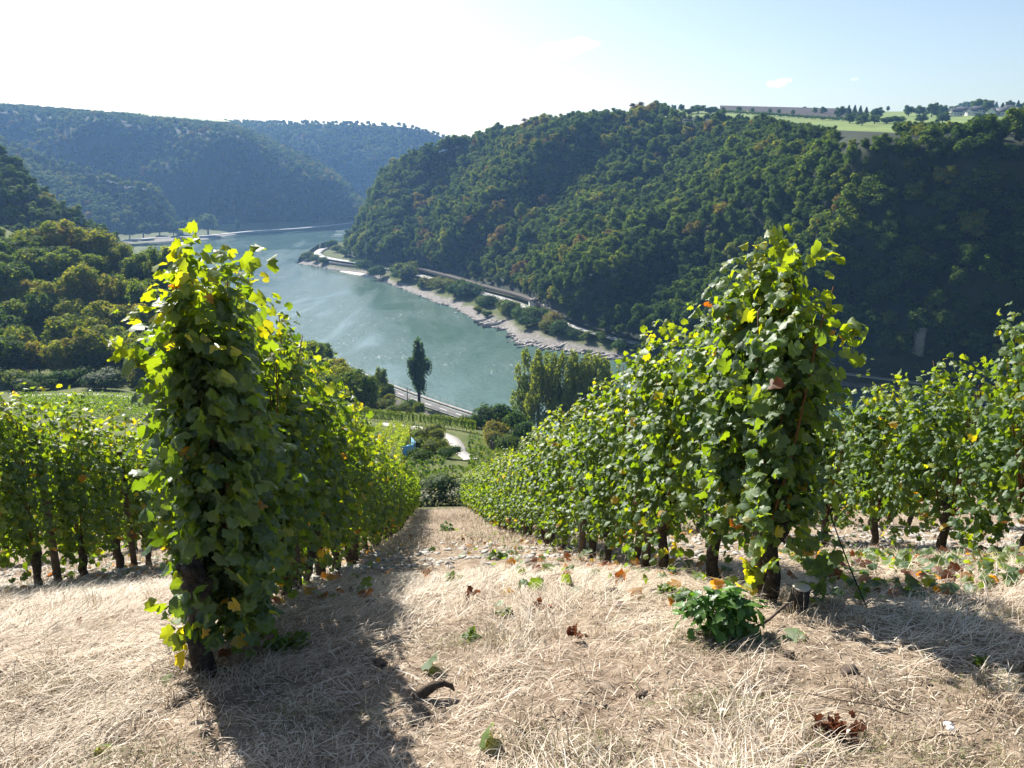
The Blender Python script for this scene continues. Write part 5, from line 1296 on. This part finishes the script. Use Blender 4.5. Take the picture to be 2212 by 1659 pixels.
# greener moss-like patches of short grass in the foreground
n = 15000; cxs = np.array([[.3, 2.7], [-1.6, 2.8], [1.1, 3.6], [2.6, 3.9], [-.2, 3.9], [-2.3, 3.4], [.9, 4.9], [2.35, 2.75], [1.35, 2.7], [2.2, 3.1], [.9, 3.0], [-.9, 3.1], [2.9, 3.2], [1.75, 2.55]]); c_ = cxs[rng.integers(0, len(cxs), n)]
x = c_[:, 0] + rng.normal(0, .17, n); y = c_[:, 1] + rng.normal(0, .08, n)
straws(n, x, y, rng.uniform(.02, .06, n), rng.uniform(.0015, .003, n), rng.uniform(.2, 1.3, n), rng.uniform(0, 6.28, n), np.where(rng.uniform(size=n) < .4, rng.uniform(.95, 1, n), rng.uniform(.05, .5, n)), 'short_green_grass', 'patches of short olive grass between the hay', .01)

# slate pieces lying between the rows (each its own piece of the ground)
def stone(seed):
    g = np.random.default_rng(seed); n = 7; a = np.sort(g.uniform(0, 6.28, n)); r_ = g.uniform(.35, .6, n)
    b_ = np.c_[r_ * np.cos(a), r_ * .7 * np.sin(a)]; h_ = g.uniform(.12, .3)
    v = np.vstack([np.c_[b_ * 1.02, np.full(n, -.12)], np.c_[b_, np.full(n, h_ * .6) + g.normal(0, .03, n)], np.c_[b_ * .7, np.full(n, h_) + g.normal(0, .03, n)]])
    q = [(i, (i+1) % n, (i+1) % n + n, i + n) for i in range(n)] + [(i + n, (i+1) % n + n, (i+1) % n + 2*n, i + 2*n) for i in range(n)]
    return mesh('stone', v, polys=q + [tuple(range(2*n, 3*n))])
STN = [stone(i) for i in range(8)]
for me_ in STN: me_.materials.append(M['slate'])
def put_stone(x, y, s):
    o = obj('stone', STN[rng.integers(8)], None, ground, loc=gpt(x, y)); o.rotation_euler = (rng.normal(0, .25), rng.normal(0, .25), rng.uniform(0, 6.28)); o.scale = (s * rng.uniform(.8, 1.5), s, s * rng.uniform(.6, 1.2))
cnt = 0
while cnt < 290:
    y = 8.5 + abs(rng.normal(0, 3.2)) if rng.uniform() < .75 else rng.uniform(6.5, 18); x = rng.uniform(-1, 1) * y * .7
    if rng.uniform() > .35 + .7 * math.exp(-((x + .3) / 1.4) ** 2) + (.5 if x < -3 else 0): continue
    put_stone(x, y, rng.uniform(.05, .17)); cnt += 1
mb = MB()
for i in range(4200):
    y = 7.2 + abs(rng.normal(0, 4.0)); x = rng.uniform(-1, 1) * y * .72; s_ = rng.uniform(.012, .05) * (1 + y / 30)
    if fbm(np.array([[x, y, 0]]), 1.3, 2)[0] < -.25: continue
    mb.box(gpt(x, y) + np.array((0, 0, s_ * .1)), (s_ * 1.7, s_ * 1.1, s_ * .5), rng.uniform(0, 3), s_ * .12)
obj('slate_chips', mb.build('slate_chips'), M['slate'], kind='stuff', label='small slate chips strewn between the rows', cat='stones')

# fallen and trodden leaves
def flat_leaves(n, xf, tint, size=(.07, .13), lift=.03):
    x, y = xf; z = land_z(x, y) + rng.uniform(.03, lift + .05, n); nr = norm(np.stack([rng.normal(0, .5, n), rng.normal(0, .5, n), np.ones(n)], -1)); tip = rng.normal(size=(n, 3))
    return np.stack([x, y, z], -1), leaf_basis(nr, tip), rng.uniform(*size, n), tint
n = 620; y = rng.uniform(4.4, 8.5, n); x = 1.9 + (y - 4) * .25 + rng.uniform(0, 3.2, n) * (y / 7)
obj('leaf_litter', merge_leaves('leaf_litter', *flat_leaves(n, (x, y), np.where(rng.uniform(size=n) < .15, rng.uniform(.9, 1, n), rng.uniform(.15, .6, n))), LT), M['vine'], kind='stuff', label='green prunings and fallen leaves below the right rows', cat='leaves')
n = 700; y = 4.5 + rng.uniform(size=n) ** 1.3 * 16; u = rng.choice(np.array((-5.05, Lx0, Rx0, Rx0 - 1, 5.05)), n) + rng.normal(0, .45, n); x = u + ROWK * (y - 4)
obj('leaf_litter', merge_leaves('leaf_litter', *flat_leaves(n, (x, y), np.where(rng.uniform(size=n) < .55, rng.uniform(.84, 1, n), rng.uniform(.2, .6, n))), LT), M['vine'], kind='stuff', label='fallen leaves along the foot of the vine rows', cat='leaves')
def gpix(px, py):
    """near ground point seen at a pixel"""
    r_, yy_, zz_ = ray(px, py); t = 2.0
    for _ in range(60):
        x_, y_ = r_ * t, yy_ * t; g_ = float(land_z(np.array(x_), np.array(y_))); d_ = CAMZ + zz_ * t - g_
        t += d_ * .9
    return gpt(r_ * t, yy_ * t)
def single_leaf(px, py, s, tint, label, tilt=.5, mat=None):
    p0 = gpix(px, py); o = obj('fallen_leaf', LEAFM[rng.integers(7)].copy() if mat else LEAFM[rng.integers(7)], None, loc=p0 + np.array((0, 0, .03)), label=label, cat='leaf', group='single fallen leaves')
    if mat: o.data.materials.clear(); o.data.materials.append(M[mat])
    o.rotation_euler = (tilt, rng.normal(0, .3), rng.uniform(0, 6.28)); o.scale = (s,) * 3; o['tree_tint'] = tint
single_leaf(1040,1603,.14,.6,'fresh yellow-green leaf standing in the hay at the bottom centre',1.0)
single_leaf(918,1446,.13,.35,'grey-green leaf lying at the edge of the vine shadow')
single_leaf(355,1478,.07,.6,'small bright leaf lying left of the old trunk')
single_leaf(225,1622,.08,.6,'small yellow-green leaf near the bottom left')
single_leaf(1700,1378,.14,.5,'pale upturned leaf below the oak sprig',.3)
single_leaf(1235,1262,.13,.45,'green leaf pair in the lane between the rows',1.2)
single_leaf(1160,1275,.12,.2,'dark green leaf standing in the middle of the lane',1.3)
for px, py, lab in ((1170,1320,'small heap of curled brown leaves in the lane'),(1020,1295,'dark curled leaf heap further up the lane'),(1250,1385,'tiny brown leaf heap above the bottom centre'),(1800,1588,'large rusty heap of curled dead leaves at the bottom right')):
    p0 = gpix(px, py); big = px == 1800; n = 30 if big else 7; sp = .04 if big else .022
    pos = rng.normal(0, sp, (n, 3)) * np.array((1.2, .8, .35)) + np.array((0, 0, .05)); nr = rand_dirs(n)
    me_ = merge_leaves('dead_leaf_heap', pos, leaf_basis(nr, rng.normal(size=(n, 3))), rng.uniform(.03, .06, n), rng.uniform(0, 1, n), LT)
    obj('dead_leaf_heap', me_, M['deadleaf'], loc=p0, label=lab, cat='leaves', group='heaps of dead leaves')
for px, py, lab in ((2047,1574,'upper of two white pebbles at the bottom right'),(2053,1584,'lower of two white pebbles at the bottom right'),(1838,1590,'white chip beside the rusty leaf heap'),(1560,1545,'pale pebble in the hay below the right row')):
    bm = bmesh.new(); bmesh.ops.create_icosphere(bm, subdivisions=2, radius=.016)
    for v_ in bm.verts: v_.co = Vector((v_.co.x * 1.3, v_.co.y, v_.co.z * .7)) * random.uniform(.9, 1.1)
    me_ = bpy.data.meshes.new('pebble'); bm.to_mesh(me_); bm.free(); obj('pebble', me_, M['pebble'], loc=gpix(px, py) + np.array((0, 0, .02)), label=lab, cat='pebble', group='white pebbles')
# dead branch in the shadow, twigs
p0 = gpix(935, 1508); mb = MB(); mb.tube([(-.10,-.05,.01),(-.07,-.03,.03),(-.03,-.005,.045),(.01,.012,.058),(.05,.024,.06),(.085,.02,.05),(.10,.005,.035)], [.012,.021,.024,.022,.018,.012,.004], 9, .2)
obj('dead_branch', mb.build('dead_branch', True), M['stickwood'], loc=p0, label='short dark piece of dead wood in the vine shadow', cat='branch')
for a, b_, lab in (((560,1452),(640,1490),'thin twig lying right of the old trunk'),((150,1470),(260,1440),'thin twig lying in the hay at the left'),((1690,1500),(1960,1560),'long thin dark twig across the hay at the lower right'),((1960,1618),(2120,1590),'thin twig at the bottom right')):
    A, B = gpix(*a), gpix(*b_); q = np.linspace(0, 1, 8)[:, None]; pts = A * (1 - q) + B * q; pts[:, 2] = land_z(pts[:, 0], pts[:, 1]) + .035; mb = MB(); mb.tube(pts - A, .0026, 5, .1); obj('twig', mb.build('twig'), M['stickwood'], loc=A, label=lab, cat='twig', group='twigs in the hay')

# sawn stub, curved branch and oak sprig at the right row end
p0 = gpix(1722, 1322); mb = MB(); mb.tube([(0,0,-.1),(0,.0,.05),(.01,0,.16)], [.06,.055,.052], 10, .05)
e = empty('sawn_stub', p0, 'old sawn vine stub with a pale cut top beside the dark post', 'stump'); obj('bark', mb.build('bark', True), M['vinebark'], e)
mb = MB(); mb.tube([(.01,0,.158),(.01,0,.168)], [.05,.048], 10, .03); obj('cut_face', mb.build('cut_face'), M['cutwood'], e)
A = gpix(1560, 1375); oak = empty('oak_sprig', A, 'bushy green oak sprig lying in front of the right row', 'oak sprig', scale=.84)
mb = MB(); br = np.array([gpix(1735,1330) + np.array((0,0,.16)), gpix(1700,1345) + np.array((0,0,.10)), gpix(1670,1362) + np.array((0,0,.06)), gpix(1630,1378) + np.array((0,0,.05)), gpix(1585,1380) + np.array((0,0,.08)), A + np.array((0,.05,.15))]) - A
mb.tube(densify(br, 14), np.linspace(.011, .006, 14), 6, .06)
for i in range(16):
    a = rng.uniform(0, 6.28); l = rng.uniform(.10, .24); mb.tube([(0,.03,.05),(l*.5*math.cos(a),l*.4*math.sin(a),.12),(l*math.cos(a),l*.7*math.sin(a),rng.uniform(.04,.24))], [.005,.004,.002], 5)
obj('stem', mb.build('stem', True), M['stickwood'], oak)
ov = []; 
for t in np.linspace(0, 1, 11): ov.append((.5 * (.10 + .9 * math.sin(math.pi * t ** .8) ** .8) * (.50 + .16 * math.cos(t * 25)), t))
ov = np.array(ov); V = np.vstack([np.c_[-ov[:, 0], ov[:, 1], .25 * ov[:, 0]], np.c_[np.zeros(11), ov[:, 1], -.0 * ov[:, 1]], np.c_[ov[:, 0], ov[:, 1], .25 * ov[:, 0]]])
V[:, 2] -= .25 * V[:, 1] ** 2
q = [(i, i+1, i+12, i+11) for i in range(10)] + [(i+11, i+12, i+23, i+22) for i in range(10)]
OL = mesh('leaf', V, quads=np.array(q)[:, ::-1], smooth=True); OL.materials.append(M['oakleaf'])
for i in range(290):
    d = rand_dirs(1, .35)[0]; r_ = np.array((.24, .15, .15)) * rng.uniform(.35, 1.15); pos = np.array((0, .03, .13)) + d * r_; pos[2] = max(pos[2], .01)
    nr = norm(np.array((0, 0, .7)) + d * .6 + rng.normal(0, .5, 3)); B = leaf_basis(nr[None], (d + rng.normal(0, .4, 3))[None])[0]; s_ = rng.uniform(.07, .12)
    o = obj('leaf', OL, None, oak); mt = np.eye(4); mt[:3, :3] = B * s_; mt[:3, 3] = pos; o.matrix_basis = Matrix(mt.tolist()); o['tree_tint'] = float(rng.uniform(0, 1))
# small green weeds
for i, (px, py, s_, lab) in enumerate(((1018,1385,.10,'small green weed in the lane near the bottom centre'),(965,1135,.5,'green weed tuft far up the lane'),(980,1258,.14,'bright green weed in the middle of the lane'),(2118,1437,.07,'bright green weed at the edge of the right shadow'),(1075,1205,.2,'green weed among the slate pieces'),(1475,1300,.14,'green weed in front of the right row'),(1440,1285,.12,'small green weed left of the oak sprig'),(600,1400,.13,'dark weed in the shade of the left row'),(640,1395,.14,'second dark weed in the shade of the left row'),(1090,1330,.08,'tiny green weed in the sunny lane'))):
    p0 = gpix(px, py); n = 46; d = rand_dirs(n, .8); pos = d * rng.uniform(.15, .8, (n, 1)) * np.array((.8, .8, .7)) * s_ + np.array((0, 0, .01))
    me_ = merge_leaves('weed', pos, leaf_basis(norm(d + np.array((0, 0, .6)) + rng.normal(0, .4, (n, 3))), d), rng.uniform(.3, .6, n) * s_, rng.uniform(.25, .6, n), LTF)
    obj('weed', me_, M['vinefar'], loc=p0, label=lab, cat='weed', group='weeds in the vineyard')

# ------------------------------------------------------------------ air, clouds
m, nt = newmat('haze_air')
pv = nd(nt, 'ShaderNodeVolumePrincipled', {'Color': (.28, .54, 1.0, 1), 'Density': HAZE, 'Anisotropy': .35})
o_ = nt.nodes.new('ShaderNodeOutputMaterial'); nt.links.new(pv.outputs[0], o_.inputs['Volume'])
mb = MB(); mb.box((0, 3000, (-6 + CAMZ + 135) / 2), (15000, 13000, CAMZ + 135 + 6)); hz = obj('haze', mb.build('haze'), m, kind='stuff', label='thin blue haze filling the valley', cat='haze')
m, nt = newmat('cloud_vapour')
nz = noise(nt, .006, 5, .6); dn = math_(nt, 'MULTIPLY', math_(nt, 'SUBTRACT', nz, .42), .05); dn = math_(nt, 'MAXIMUM', dn, 0.0)
pv = nd(nt, 'ShaderNodeVolumePrincipled', {'Color': (1, 1, 1, 1), 'Anisotropy': .5, 'Density': dn}); o_ = nt.nodes.new('ShaderNodeOutputMaterial'); nt.links.new(pv.outputs[0], o_.inputs['Volume']); M['cloud'] = m
def cloud(px, py, Y, w, h, label, seed):
    g = np.random.default_rng(seed); c = at(px, py, Y); bm = bmesh.new()
    bmesh.ops.create_icosphere(bm, subdivisions=3, radius=1.0); iv = np.array([v_.co[:] for v_ in bm.verts]); fc = [[v_.index for v_ in f_.verts] for f_ in bm.faces]; bm.free()
    d = 1 + .28 * fbm(iv + seed, .5, 3)
    v = iv * d[:, None] * np.array((w / 2, w / 4, h / 2)); v[:, 2] += v[:, 0] * .12
    obj('cloud', mesh('cloud', v, polys=fc, smooth=True), M['cloud'], loc=c, label=label, cat='cloud', group='small clouds')
cloud(1228, 104, 8200, 560, 150, 'largest wispy white cloud high in the middle of the sky', 1)
cloud(1682, 178, 8600, 260, 90, 'small white cloud above the ploughed field', 2)
cloud(1847, 170, 8600, 90, 40, 'faint tiny cloud right of the small one', 3)
